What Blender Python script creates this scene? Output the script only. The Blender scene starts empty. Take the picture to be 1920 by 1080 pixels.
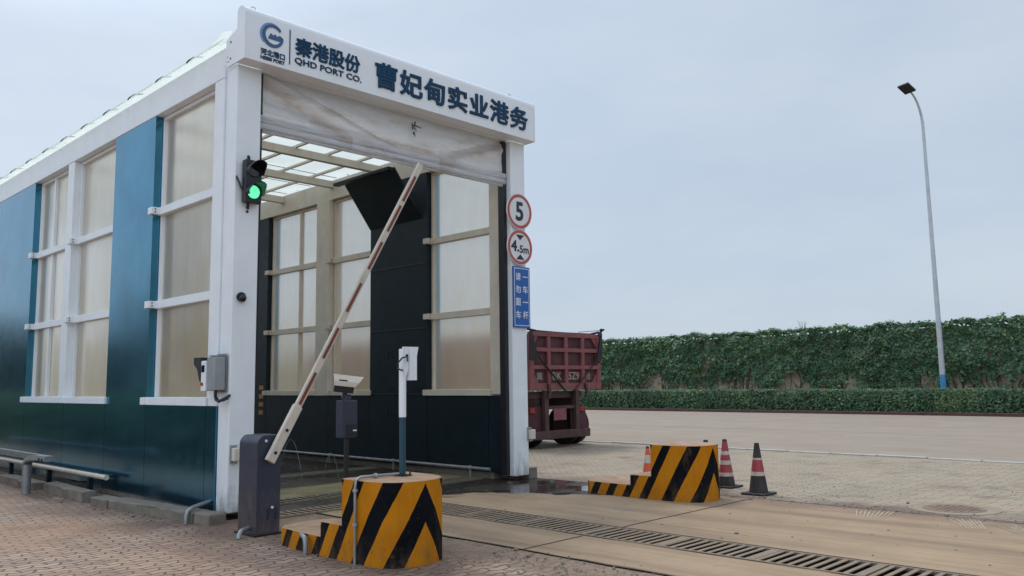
import bpy, bmesh, math, random
from mathutils import Vector, Matrix, noise as mn
from math import radians as R, sin, cos, pi
random.seed(7)
S = bpy.context.scene
COL = S.collection

# ------------------------------------------------------------------ camera
cam_d = bpy.data.cameras.new('camera'); cam = bpy.data.objects.new('camera', cam_d); COL.objects.link(cam)
cam_d.sensor_width = 36.0; cam_d.lens = 1553.4/1920*36; cam_d.clip_end = 3000; cam_d.clip_start = .05
r = Vector((0.69794329, -0.7160208, -0.01376154)); u = Vector((-0.0719659, -0.08924172, 0.99340668)); f = Vector((0.71252794, 0.69235117, 0.11381474))
cam.matrix_world = Matrix(((r.x, u.x, -f.x, -5.0468), (r.y, u.y, -f.y, -9.9270), (r.z, u.z, -f.z, 1.65), (0, 0, 0, 1)))
S.camera = cam

# ------------------------------------------------------------------ light
SUN_EL, SUN_AZ = R(58), R(14)          # azimuth from +Y towards +X
S.view_settings.view_transform = 'Standard'; S.view_settings.look = 'None'
S.view_settings.exposure = 0.0; S.view_settings.gamma = 1.0
w = bpy.data.worlds.new('World'); S.world = w; w.use_nodes = True
nt = w.node_tree; nt.nodes.clear()
out = nt.nodes.new('ShaderNodeOutputWorld'); bg = nt.nodes.new('ShaderNodeBackground')
sky = nt.nodes.new('ShaderNodeTexSky'); sky.sky_type = 'NISHITA'; sky.sun_disc = False
sky.sun_elevation = SUN_EL; sky.sun_rotation = SUN_AZ; sky.air_density = 1.0; sky.dust_density = 3.0; sky.ozone_density = 1.5
bg.inputs['Strength'].default_value = 0.10
tc = nt.nodes.new('ShaderNodeTexCoord'); sep = nt.nodes.new('ShaderNodeSeparateXYZ')
nt.links.new(tc.outputs['Generated'], sep.inputs[0])
mp = nt.nodes.new('ShaderNodeMapping'); mp.inputs['Scale'].default_value = (1.6, 1.6, 5.0)
nz = nt.nodes.new('ShaderNodeTexNoise'); nz.inputs['Scale'].default_value = 1.5; nz.inputs['Detail'].default_value = 7; nz.inputs['Roughness'].default_value = .55
nt.links.new(tc.outputs['Generated'], mp.inputs[0]); nt.links.new(mp.outputs[0], nz.inputs['Vector'])
cr = nt.nodes.new('ShaderNodeValToRGB')
cr.color_ramp.elements[0].position = .38; cr.color_ramp.elements[0].color = (5.75, 6.85, 8.25, 1)
cr.color_ramp.elements[1].position = .64; cr.color_ramp.elements[1].color = (6.55, 7.5, 8.6, 1)
nt.links.new(nz.outputs['Fac'], cr.inputs[0])
# thin bright veil: brighter to the left of the view and round the veiled sun; glow added behind the camera for the front faces
vd = Vector((sin(R(-40))*cos(R(55)), cos(R(-40))*cos(R(55)), sin(R(55))))
sd = Vector((sin(SUN_AZ)*cos(SUN_EL), cos(SUN_AZ)*cos(SUN_EL), sin(SUN_EL)))
dt = nt.nodes.new('ShaderNodeVectorMath'); dt.operation = 'DOT_PRODUCT'; dt.inputs[1].default_value = vd
nt.links.new(tc.outputs['Generated'], dt.inputs[0])
mr = nt.nodes.new('ShaderNodeMapRange'); mr.inputs['From Min'].default_value = .1; mr.inputs['From Max'].default_value = 1.0
mr.inputs['To Min'].default_value = .95; mr.inputs['To Max'].default_value = 1.16
nt.links.new(dt.outputs['Value'], mr.inputs['Value'])
veil = nt.nodes.new('ShaderNodeVectorMath'); veil.operation = 'SCALE'
d2 = nt.nodes.new('ShaderNodeVectorMath'); d2.operation = 'DOT_PRODUCT'; d2.inputs[1].default_value = sd
nt.links.new(tc.outputs['Generated'], d2.inputs[0])
mr2 = nt.nodes.new('ShaderNodeMapRange'); mr2.inputs['From Min'].default_value = .80; mr2.inputs['From Max'].default_value = 1.0
mr2.inputs['To Min'].default_value = 1.0; mr2.inputs['To Max'].default_value = 2.2
nt.links.new(d2.outputs['Value'], mr2.inputs['Value'])
d3 = nt.nodes.new('ShaderNodeVectorMath'); d3.operation = 'DOT_PRODUCT'; d3.inputs[1].default_value = (-.69, -.69, .22)
nt.links.new(tc.outputs['Generated'], d3.inputs[0])
mr3 = nt.nodes.new('ShaderNodeMapRange'); mr3.inputs['From Min'].default_value = .0; mr3.inputs['From Max'].default_value = .8
mr3.inputs['To Min'].default_value = 1.0; mr3.inputs['To Max'].default_value = 1.6
nt.links.new(d3.outputs['Value'], mr3.inputs['Value'])
m0 = nt.nodes.new('ShaderNodeMath'); m0.operation = 'MULTIPLY'; nt.links.new(mr2.outputs[0], m0.inputs[0]); nt.links.new(mr3.outputs[0], m0.inputs[1])
mm_ = nt.nodes.new('ShaderNodeMath'); mm_.operation = 'MULTIPLY'; nt.links.new(mr.outputs[0], mm_.inputs[0]); nt.links.new(m0.outputs[0], mm_.inputs[1])
nt.links.new(cr.outputs[0], veil.inputs[0]); nt.links.new(mm_.outputs[0], veil.inputs['Scale'])
mx = nt.nodes.new('ShaderNodeMix'); mx.data_type = 'RGBA'; mx.inputs[0].default_value = .85
nt.links.new(sky.outputs[0], mx.inputs[6]); nt.links.new(veil.outputs[0], mx.inputs[7])
nt.links.new(mx.outputs[2], bg.inputs['Color']); nt.links.new(bg.outputs[0], out.inputs[0])
sl = bpy.data.lights.new('sun', 'SUN'); sl.energy = 1.5; sl.angle = R(14); sl.color = (1, .95, .87)
so = bpy.data.objects.new('sun', sl); COL.objects.link(so)
so.rotation_euler = sd.to_track_quat('Z', 'Y').to_euler(); so.location = (-20, 20, 40)
S.render.filter_size = 1.1
S.cycles.max_bounces = 10; S.cycles.transparent_max_bounces = 16; S.cycles.diffuse_bounces = 5

# ------------------------------------------------------------------ materials
def N(nt, t, **kw):
    n = nt.nodes.new(t)
    for k, v in kw.items():
        if k in n.inputs: n.inputs[k].default_value = v
        else: setattr(n, k, v)
    return n
def rgb(c): return (c[0], c[1], c[2], 1)
def base(name, rough=.5, metal=0, spec=.5):
    m = bpy.data.materials.new(name); m.use_nodes = True
    nt = m.node_tree; p = nt.nodes['Principled BSDF']
    p.inputs['Roughness'].default_value = rough; p.inputs['Metallic'].default_value = metal
    p.inputs['Specular IOR Level'].default_value = spec
    return m, nt, p
def pos(nt, scale=(1, 1, 1), rot=(0, 0, 0)):
    g = N(nt, 'ShaderNodeNewGeometry'); m = N(nt, 'ShaderNodeMapping'); m.inputs['Scale'].default_value = scale; m.inputs['Rotation'].default_value = rot
    nt.links.new(g.outputs['Position'], m.inputs[0]); return m.outputs[0]
def noise(nt, vec, scale, detail=6, rough=.6):
    n = N(nt, 'ShaderNodeTexNoise', Scale=scale, Detail=detail, Roughness=rough); nt.links.new(vec, n.inputs['Vector']); return n.outputs['Fac']
def ramp(nt, fac, a, b, ca=(0, 0, 0), cb=(1, 1, 1)):
    c = N(nt, 'ShaderNodeValToRGB'); e = c.color_ramp.elements
    e[0].position = a; e[1].position = b; e[0].color = rgb(ca); e[1].color = rgb(cb)
    nt.links.new(fac, c.inputs[0]); return c.outputs[0]
def mixc(nt, fac, a, b, mode='MIX'):
    m = N(nt, 'ShaderNodeMix', data_type='RGBA', blend_type=mode)
    for s, v in ((0, fac), (6, a), (7, b)):
        if hasattr(v, 'is_linked'): nt.links.new(v, m.inputs[s])
        else: m.inputs[s].default_value = v if s == 0 else rgb(v)
    return m.outputs[2]
def math_(nt, op, a, b=None, c=None):
    m = N(nt, 'ShaderNodeMath', operation=op)
    for i, v in enumerate((a, b, c)):
        if v is None: continue
        if hasattr(v, 'is_linked'): nt.links.new(v, m.inputs[i])
        else: m.inputs[i].default_value = v
    return m.outputs[0]
def bump(nt, p, h, strength=.3, dist=.01):
    b = N(nt, 'ShaderNodeBump', Strength=strength, Distance=dist); nt.links.new(h, b.inputs['Height']); nt.links.new(b.outputs[0], p.inputs['Normal'])
def lerp(a, b, t): return tuple(x+(y-x)*t for x, y in zip(a, b))
def paint(name, col, rough=.45, metal=0, dirt=(.22, .17, .12), amount=.35, scale=2.5, streak=True, var=.12, bmp=.06, spec=.5, splash=0):
    """worn paint: soft tonal patches, run-down streaks of dust, fine roughness changes"""
    m, nt, p = base(name, rough, metal, spec)
    v = pos(nt); n1 = noise(nt, v, scale, 8)
    c = mixc(nt, ramp(nt, n1, .3, .75), tuple(x*(1-var) for x in col), tuple(min(1, x*(1+var)) for x in col))
    vs = pos(nt, (4, 4, .7)) if streak else pos(nt, (3, 3, 3))
    n2 = noise(nt, vs, 1.7, 6, .6)
    d = ramp(nt, n2, .55, .85, (0, 0, 0), (amount,)*3)
    c = mixc(nt, d, c, dirt)
    if splash:
        gs = N(nt, 'ShaderNodeNewGeometry'); ss = N(nt, 'ShaderNodeSeparateXYZ'); nt.links.new(gs.outputs['Position'], ss.inputs[0])
        es = math_(nt, 'MULTIPLY_ADD', noise(nt, pos(nt, (6, 6, 2.2)), 1.5, 8, .7), -1.5, math_(nt, 'MULTIPLY_ADD', ss.outputs['Z'], .8, .95))
        c = mixc(nt, ramp(nt, es, .02, .55, (splash,)*3, (0, 0, 0)), c, (.17, .115, .075))
    nt.links.new(c, p.inputs['Base Color'])
    nt.links.new(ramp(nt, noise(nt, v, 6, 6), .25, .8, (rough*.75,)*3, (min(1, rough*1.3),)*3), p.inputs['Roughness'])
    bump(nt, p, noise(nt, v, 35, 4), bmp, .004)
    return m
M = {}
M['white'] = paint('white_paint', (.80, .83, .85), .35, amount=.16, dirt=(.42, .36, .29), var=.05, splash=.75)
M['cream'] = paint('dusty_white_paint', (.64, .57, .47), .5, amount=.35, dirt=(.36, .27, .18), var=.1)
M['teal'] = paint('teal_steel', (.064, .245, .375), .16, .93, amount=.06, dirt=(.06, .09, .09), var=.16, scale=1.1, bmp=.04, splash=.35)
M['navy'] = paint('inner_navy_steel', (.006, .0155, .0225), .42, amount=.16, dirt=(.028, .034, .036), var=.3, spec=.28)
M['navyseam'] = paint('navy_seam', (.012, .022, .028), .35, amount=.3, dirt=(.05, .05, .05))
M['black'] = paint('black_plastic', (.012, .013, .018), .35, amount=.25, dirt=(.07, .06, .05))
M['slate'] = paint('slate_cabinet', (.030, .036, .060), .42, amount=.18, dirt=(.12, .11, .10), splash=.6)
M['grey'] = paint('grey_steel', (.33, .35, .36), .42, .3, amount=.35)
M['galv'] = paint('galvanised_steel', (.30, .31, .31), .42, .5, amount=.7, dirt=(.12, .10, .085), var=.2, scale=7)
M['sign'] = paint('sign_white', (.80, .82, .84), .38, amount=.10, dirt=(.5, .45, .4), var=.03)
M['letter'] = paint('letter_navy', (.008, .048, .105), .4, amount=.05, dirt=(.05, .09, .13), var=.1, spec=.18)
M['logo_light'] = paint('logo_light_blue', (.16, .28, .52), .35, amount=.05)
M['logo_mid'] = paint('logo_mid_blue', (.035, .10, .21), .35, amount=.05)
M['signwhite'] = paint('traffic_sign_white', (.72, .72, .73), .4, amount=.12, var=.03)
M['signred'] = paint('traffic_sign_red', (.45, .085, .075), .4, amount=.12)
M['signblue'] = paint('traffic_sign_blue', (.012, .11, .40), .4, amount=.06, var=.05)
M['pole_teal'] = paint('teal_pole', (.010, .060, .085), .35, amount=.2)
M['lampblue'] = paint('lamp_blue', (.05, .26, .52), .45, amount=.25)
M['lampgrey'] = paint('lamp_grey', (.50, .53, .55), .4, .2, amount=.15)
M['truckred'] = paint('truck_maroon', (.235, .074, .076), .7, amount=.6, dirt=(.21, .14, .125), var=.25, scale=4)
M['truckpanel'] = paint('truck_maroon_dusty_shaded', (.080, .026, .031), .75, amount=.35, dirt=(.10, .07, .06), var=.25, scale=4)  # darker maroon: recess shade of the tailgate put into the colour
M['truckdark'] = paint('truck_chassis', (.085, .042, .040), .75, amount=.6, dirt=(.11, .08, .07), var=.3)
M['rubber'] = paint('rubber', (.014, .014, .015), .8, amount=.5, dirt=(.07, .055, .045))
M['tarp'] = paint('black_tarp', (.016, .017, .021), .7, amount=.4, dirt=(.07, .06, .055))
M['plate_text'] = paint('faded_lettering', (.33, .27, .23), .7, amount=.8, dirt=(.10, .04, .04), scale=9)
M['stone'] = paint('kerb_stone', (.185, .16, .13), .85, amount=.8, dirt=(.065, .05, .038), var=.3, scale=6, streak=False, bmp=.5)
M['lanepatch'] = paint('ring_concrete', (.29, .225, .16), .85, amount=.7, dirt=(.17, .11, .08), streak=False, var=.2)
M['rustiron'] = paint('rusty_cover', (.22, .155, .11), .75, .1, amount=.7, dirt=(.09, .06, .045), streak=False, var=.2)
M['scrape'] = paint('scraped_dust', (.43, .35, .25), .9, amount=.6, dirt=(.3, .22, .15), streak=False)
M['redkerb'] = paint('red_kerb', (.085, .042, .036), .85, amount=.5, dirt=(.10, .08, .06), var=.3)
M['conered'] = paint('cone_red', (.36, .045, .05), .55, amount=.85, dirt=(.14, .06, .05), var=.2, scale=8)
M['coneorange'] = paint('cone_orange', (.62, .10, .045), .55, amount=.3, dirt=(.2, .1, .07))
M['conewhite'] = paint('cone_white', (.52, .44, .38), .5, amount=.95, dirt=(.30, .17, .12), scale=9)
M['conebase'] = paint('cone_rubber', (.030, .025, .025), .75, amount=.6, dirt=(.13, .08, .07))
M['red_tape'] = paint('boom_red', (.19, .045, .03), .5, amount=.5, dirt=(.2, .15, .1))
M['boomwhite'] = paint('boom_white', (.60, .53, .44), .4, amount=.5, dirt=(.30, .22, .15), scale=6)
M['lens'] = paint('dark_lens', (.008, .009, .012), .08, amount=.0)
M['redlens'] = paint('red_lens', (.40, .03, .03), .2, amount=.1)
M['orange_tape'] = paint('orange_tape', (.42, .20, .07), .6, amount=.4)
M['wood'] = paint('trunk_bark', (.07, .052, .038), .9, amount=.4, bmp=.6, scale=6)

def rust_stains(m, amount=.5):
    return m
def mat_island():
    m, nt, p = base('hazard_stripes', .7, 0, .06)
    a = N(nt, 'ShaderNodeAttribute', attribute_name='perim'); s = a.outputs['Fac']
    g = N(nt, 'ShaderNodeNewGeometry'); sp = N(nt, 'ShaderNodeSeparateXYZ'); nt.links.new(g.outputs['Position'], sp.inputs[0]); z = sp.outputs['Z']
    d = math_(nt, 'ABSOLUTE', s)
    h = math_(nt, 'MULTIPLY_ADD', z, .56, d)
    wob = noise(nt, pos(nt), 7, 3)
    h = math_(nt, 'MULTIPLY_ADD', wob, .02, h)
    near = math_(nt, 'MULTIPLY', math_(nt, 'MINIMUM', h, 1.1), 1/.43)
    far = math_(nt, 'MULTIPLY', math_(nt, 'MAXIMUM', math_(nt, 'SUBTRACT', h, 1.1), 0.0), 1/.30)
    ph = math_(nt, 'FRACT', math_(nt, 'ADD', near, far))
    k = math_(nt, 'MULTIPLY', math_(nt, 'GREATER_THAN', ph, .53), math_(nt, 'LESS_THAN', ph, .985))
    n1 = noise(nt, pos(nt), 3, 8)
    yel = mixc(nt, ramp(nt, n1, .3, .75), (.46, .160, .006), (.58, .225, .012))
    blk = mixc(nt, ramp(nt, n1, .3, .75), (.0028, .0042, .0065), (.0085, .010, .0125))
    c = mixc(nt, k, yel, blk)
    # chips and splashed mud low down
    chips = ramp(nt, noise(nt, pos(nt), 26, 7, .8), .575, .64)
    low = ramp(nt, math_(nt, 'ADD', math_(nt, 'MULTIPLY_ADD', noise(nt, pos(nt), 4, 5), -.35, z), .22), .0, .40, (.85,)*3, (.0,)*3)
    c = mixc(nt, math_(nt, 'MULTIPLY', chips, math_(nt, 'ADD', .30, low)), c, (.10, .06, .035))
    stain = math_(nt, 'MULTIPLY', low, ramp(nt, noise(nt, pos(nt, (1, 1, .5)), 7, 8, .7), .42, .72))
    c = mixc(nt, math_(nt, 'MULTIPLY', stain, .75), c, (.13, .085, .055))
    c = mixc(nt, ramp(nt, noise(nt, pos(nt, (3, 3, 1.2)), 1.6, 8, .7), .56, .74, (0, 0, 0), (.4,)*3), c, (.20, .12, .06))
    # bare dusty concrete tops
    nsep = N(nt, 'ShaderNodeSeparateXYZ'); nt.links.new(g.outputs['True Normal'], nsep.inputs[0])
    top = math_(nt, 'GREATER_THAN', nsep.outputs['Z'], .6)
    tcx = mixc(nt, ramp(nt, noise(nt, pos(nt), 5, 8), .3, .75), (.34, .21, .135), (.48, .33, .23))
    tcx = mixc(nt, ramp(nt, noise(nt, pos(nt), 2.2, 5), .60, .70), tcx, (.17, .14, .115))
    c = mixc(nt, top, c, tcx)
    nt.links.new(c, p.inputs['Base Color']); bump(nt, p, noise(nt, pos(nt), 45, 5), .25, .006)
    return m
M['island'] = mat_island()

def mat_pane():
    """dusty frosted plastic sheet: diffuses light, lets blurred shapes through, reflects a little"""
    m = bpy.data.materials.new('frosted_pane'); m.use_nodes = True; nt = m.node_tree; nt.nodes.clear()
    o = N(nt, 'ShaderNodeOutputMaterial')
    n1 = noise(nt, pos(nt, (4, 4, .8)), 1.4, 8, .6)
    c = mixc(nt, ramp(nt, n1, .35, .75), (.86, .785, .65), (.96, .915, .82))
    gz = N(nt, 'ShaderNodeNewGeometry'); sz = N(nt, 'ShaderNodeSeparateXYZ'); nt.links.new(gz.outputs['Position'], sz.inputs[0])
    ez = math_(nt, 'MULTIPLY_ADD', noise(nt, pos(nt, (2.5, 2.5, .7)), 1.6, 7, .65), -1.6, math_(nt, 'MULTIPLY', sz.outputs['Z'], .42))
    c = mixc(nt, ramp(nt, ez, .0, .75, (.75,)*3, (0, 0, 0)), c, (.82, .64, .38))
    tr0 = N(nt, 'ShaderNodeBsdfTranslucent'); nt.links.new(c, tr0.inputs[0])
    tw = N(nt, 'ShaderNodeBsdfRefraction', Roughness=1.0, IOR=1.3); nt.links.new(mixc(nt, .5, (1, 1, 1), c), tw.inputs['Color'])
    tr = N(nt, 'ShaderNodeMixShader'); tr.inputs[0].default_value = .7; nt.links.new(tr0.outputs[0], tr.inputs[1]); nt.links.new(tw.outputs[0], tr.inputs[2])
    df = N(nt, 'ShaderNodeBsdfDiffuse'); nt.links.new(mixc(nt, .08, c, (.60, .45, .30)), df.inputs[0])
    tp = N(nt, 'ShaderNodeBsdfRefraction', Roughness=.46, IOR=1.12); nt.links.new(mixc(nt, .42, (.99, .985, .97), c), tp.inputs['Color'])
    gl = N(nt, 'ShaderNodeBsdfGlossy', Roughness=.09); gl.inputs['Color'].default_value = (.9, .9, .9, 1)
    m1 = N(nt, 'ShaderNodeMixShader'); m1.inputs[0].default_value = .50; nt.links.new(tr.outputs[0], m1.inputs[1]); nt.links.new(df.outputs[0], m1.inputs[2])
    m2 = N(nt, 'ShaderNodeMixShader'); nt.links.new(ramp(nt, n1, .3, .8, (.40,)*3, (.29,)*3), m2.inputs[0]); nt.links.new(m1.outputs[0], m2.inputs[1]); nt.links.new(tp.outputs[0], m2.inputs[2])
    lw = N(nt, 'ShaderNodeLayerWeight', Blend=.5)
    sch = math_(nt, 'MULTIPLY_ADD', math_(nt, 'POWER', lw.outputs['Facing'], 5.0), .8, .035)
    m3 = N(nt, 'ShaderNodeMixShader'); nt.links.new(sch, m3.inputs[0])
    nt.links.new(m2.outputs[0], m3.inputs[1]); nt.links.new(gl.outputs[0], m3.inputs[2]); nt.links.new(m3.outputs[0], o.inputs[0])
    return m
M['pane'] = mat_pane()
def mat_sheet():
    m = bpy.data.materials.new('translucent_roof_sheet'); m.use_nodes = True; nt = m.node_tree; nt.nodes.clear()
    o = N(nt, 'ShaderNodeOutputMaterial')
    c = mixc(nt, ramp(nt, noise(nt, pos(nt), 1.5, 8), .3, .75), (.74, .78, .72), (.87, .90, .85))
    tr = N(nt, 'ShaderNodeBsdfTranslucent'); nt.links.new(c, tr.inputs[0])
    df = N(nt, 'ShaderNodeBsdfDiffuse'); nt.links.new(c, df.inputs[0])
    tp = N(nt, 'ShaderNodeBsdfTransparent', Color=(.97, .97, .93, 1))
    m1 = N(nt, 'ShaderNodeMixShader'); m1.inputs[0].default_value = .30; nt.links.new(tr.outputs[0], m1.inputs[1]); nt.links.new(df.outputs[0], m1.inputs[2])
    m2 = N(nt, 'ShaderNodeMixShader'); m2.inputs[0].default_value = .38; nt.links.new(m1.outputs[0], m2.inputs[1]); nt.links.new(tp.outputs[0], m2.inputs[2])
    nt.links.new(m2.outputs[0], o.inputs[0]); return m
M['sheet'] = mat_sheet()
def mat_curtain():
    m, nt, p = base('stained_curtain', .6)
    v = pos(nt); c = mixc(nt, ramp(nt, noise(nt, pos(nt, (1.2, 1, 5)), 1.6, 9, .65), .3, .75), (.76, .76, .78), (.85, .86, .89))
    st = ramp(nt, noise(nt, pos(nt, (1.0, 1, 3.5), (0, R(-24), 0)), 1.1, 8, .6), .52, .72, (0, 0, 0), (.45,)*3)
    c = mixc(nt, st, c, (.42, .31, .24))
    st2 = ramp(nt, noise(nt, pos(nt, (.7, 1, 6)), 1.3, 8, .7), .60, .80, (0, 0, 0), (.6,)*3)
    c = mixc(nt, st2, c, (.30, .25, .22))
    gp = N(nt, 'ShaderNodeNewGeometry'); sp = N(nt, 'ShaderNodeSeparateXYZ'); nt.links.new(gp.outputs['Position'], sp.inputs[0]); X, Z = sp.outputs['X'], sp.outputs['Z']
    nn = noise(nt, pos(nt, (2, 1, 5)), 1.5, 8, .65)
    for (xa, za, sl_, xl, xh, wd) in ((.5, 5.74, -.36, .4, 1.9, .17), (4.0, 5.40, .34, 3.6, 5.2, .22), (1.9, 5.40, -.01, 1.2, 3.6, .07)):
        line = math_(nt, 'MULTIPLY_ADD', math_(nt, 'SUBTRACT', X, xa), sl_, za)
        dd = math_(nt, 'ABSOLUTE', math_(nt, 'SUBTRACT', Z, line))
        q = math_(nt, 'SUBTRACT', 1.0, math_(nt, 'MULTIPLY', dd, 1/wd))
        q = math_(nt, 'MULTIPLY', math_(nt, 'MULTIPLY', q, math_(nt, 'GREATER_THAN', X, xl)), math_(nt, 'LESS_THAN', X, xh))
        q = math_(nt, 'MULTIPLY', math_(nt, 'MAXIMUM', q, 0.0), math_(nt, 'MULTIPLY_ADD', nn, 2.0, -.35))
        c = mixc(nt, ramp(nt, q, .05, .9, (0, 0, 0), (.62,)*3), c, (.42, .28, .19))
    nt.links.new(c, p.inputs['Base Color']); bump(nt, p, noise(nt, pos(nt, (.5, 1, 5.0), (0, R(-6), 0)), 2.4, 5), .9, .12)
    tr = N(nt, 'ShaderNodeBsdfTranslucent'); nt.links.new(c, tr.inputs[0])
    mm = N(nt, 'ShaderNodeMixShader'); mm.inputs[0].default_value = .4
    o = nt.nodes['Material Output']; nt.links.new(p.outputs[0], mm.inputs[1]); nt.links.new(tr.outputs[0], mm.inputs[2]); nt.links.new(mm.outputs[0], o.inputs[0])
    return m
M['curtain'] = mat_curtain()
def mat_emit(name, col, s):
    m, nt, p = base(name, .3); p.inputs['Base Color'].default_value = rgb(col)
    vo = N(nt, 'ShaderNodeTexVoronoi', Scale=75); vo.inputs['Randomness'].default_value = .25; nt.links.new(pos(nt, (1, .001, 1)), vo.inputs['Vector'])
    k = ramp(nt, vo.outputs['Distance'], .30, .62, (1, 1, 1), (.08,)*3)
    p.inputs['Emission Color'].default_value = rgb(col)
    nt.links.new(math_(nt, 'MULTIPLY', k, s), p.inputs['Emission Strength']); return m
M['green'] = mat_emit('green_light', (.16, 1.0, .50), 1.35)

def mat_pavers(name, ca, cb, cm, bw=.225, bh=.1125, dusty=(.36, .25, .17), dust=.5, ang=0.0, wet=None, msize=.009):
    m, nt, p = base(name, .75)
    v = pos(nt, (1, 1, 1), (0, 0, ang))
    sp = N(nt, 'ShaderNodeSeparateXYZ'); nt.links.new(v, sp.inputs[0])
    # wavy interlocking edges
    wv = math_(nt, 'MULTIPLY', math_(nt, 'SINE', math_(nt, 'MULTIPLY', sp.outputs['X'], 2*pi/bw*1.0)), bh*.17)
    wu = math_(nt, 'MULTIPLY', math_(nt, 'SINE', math_(nt, 'MULTIPLY', sp.outputs['Y'], 2*pi/bh*.5)), bh*.15)
    nn = N(nt, 'ShaderNodeTexNoise', Scale=2.2, Detail=3); nt.links.new(v, nn.inputs['Vector'])
    ns = N(nt, 'ShaderNodeSeparateXYZ'); nt.links.new(nn.outputs['Color'], ns.inputs[0])
    x2 = math_(nt, 'ADD', math_(nt, 'ADD', sp.outputs['X'], wu), math_(nt, 'MULTIPLY', ns.outputs['X'], .09))
    y2 = math_(nt, 'ADD', math_(nt, 'ADD', sp.outputs['Y'], wv), math_(nt, 'MULTIPLY', ns.outputs['Y'], .09))
    cb_ = N(nt, 'ShaderNodeCombineXYZ'); nt.links.new(x2, cb_.inputs[0]); nt.links.new(y2, cb_.inputs[1])
    br = N(nt, 'ShaderNodeTexBrick'); br.offset = .5
    br.inputs['Scale'].default_value = 1.0; br.inputs['Brick Width'].default_value = bw; br.inputs['Row Height'].default_value = bh
    br.inputs['Mortar Size'].default_value = msize; br.inputs['Mortar Smooth'].default_value = .5; br.inputs['Bias'].default_value = 0
    br.inputs['Color1'].default_value = rgb(ca); br.inputs['Color2'].default_value = rgb(cb); br.inputs['Mortar'].default_value = rgb(cm)
    nt.links.new(cb_.outputs[0], br.inputs['Vector'])
    big = noise(nt, pos(nt), .55, 6, .6)
    g = noise(nt, pos(nt), 28, 6, .7)
    c = mixc(nt, ramp(nt, g, .3, .7), br.outputs['Color'], (.5, .5, .5), 'OVERLAY')
    c = mixc(nt, math_(nt, 'MULTIPLY', ramp(nt, big, .38, .68), dust), c, dusty)
    c = mixc(nt, math_(nt, 'MULTIPLY', ramp(nt, noise(nt, pos(nt), 1.3, 8, .65), .52, .70), .62), c, (.115, .078, .06))
    if name == 'red_pavers':
        gm = N(nt, 'ShaderNodeNewGeometry'); sm = N(nt, 'ShaderNodeSeparateXYZ'); nt.links.new(gm.outputs['Position'], sm.inputs[0])
        em = math_(nt, 'MULTIPLY_ADD', noise(nt, pos(nt), 1.5, 7, .65), 1.6, sm.outputs['X'])
        km = ramp(nt, math_(nt, 'MULTIPLY', em, .5), .47, .72, (0, 0, 0), (.82,)*3)
        mud = mixc(nt, ramp(nt, noise(nt, pos(nt), 5, 8, .7), .3, .7), (.135, .088, .06), (.27, .19, .13))
        c = mixc(nt, km, c, mud)
    if wet:
        gp = N(nt, 'ShaderNodeNewGeometry'); sx = N(nt, 'ShaderNodeSeparateXYZ'); nt.links.new(gp.outputs['Position'], sx.inputs[0])
        e = math_(nt, 'MULTIPLY_ADD', noise(nt, pos(nt), 1.1, 5), 2.2, wet(nt, sx.outputs['X'], sx.outputs['Y']))
        k = ramp(nt, math_(nt, 'MULTIPLY', e, .4), .50, .74, (0, 0, 0), (1, 1, 1))
        c = mixc(nt, math_(nt, 'MULTIPLY', k, .74), c, (.105, .062, .046))
        nt.links.new(ramp(nt, k, 0, 1, (.8,)*3, (.68,)*3), p.inputs['Roughness'])
    nt.links.new(c, p.inputs['Base Color'])
    hgt = math_(nt, 'ADD', math_(nt, 'MULTIPLY', br.outputs['Fac'], -1.0), math_(nt, 'MULTIPLY', g, .35))
    bump(nt, p, hgt, .7, .012)
    return m
# wetter / muddier close to the building wall (x ~ -0.5, and the strip in front of the posts)
M['pavers_left'] = mat_pavers('red_pavers', (.265, .185, .14), (.385, .285, .215), (.042, .030, .023), dusty=(.34, .185, .105), dust=.75, ang=R(8), msize=.013,
    wet=lambda nt, x, y: math_(nt, 'SUBTRACT', .75, math_(nt, 'ABSOLUTE', math_(nt, 'MULTIPLY', math_(nt, 'ADD', x, .35), .55))))
M['pavers_right'] = mat_pavers('grey_pavers', (.29, .238, .173), (.365, .305, .228), (.095, .075, .053), bw=.24, bh=.12, dusty=(.40, .29, .20), dust=.45, ang=R(45),
    wet=lambda nt, x, y: math_(nt, 'SUBTRACT', 1.0, math_(nt, 'MULTIPLY', math_(nt, 'ABSOLUTE', math_(nt, 'SUBTRACT', x, 5.6)), 1.0)))

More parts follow.
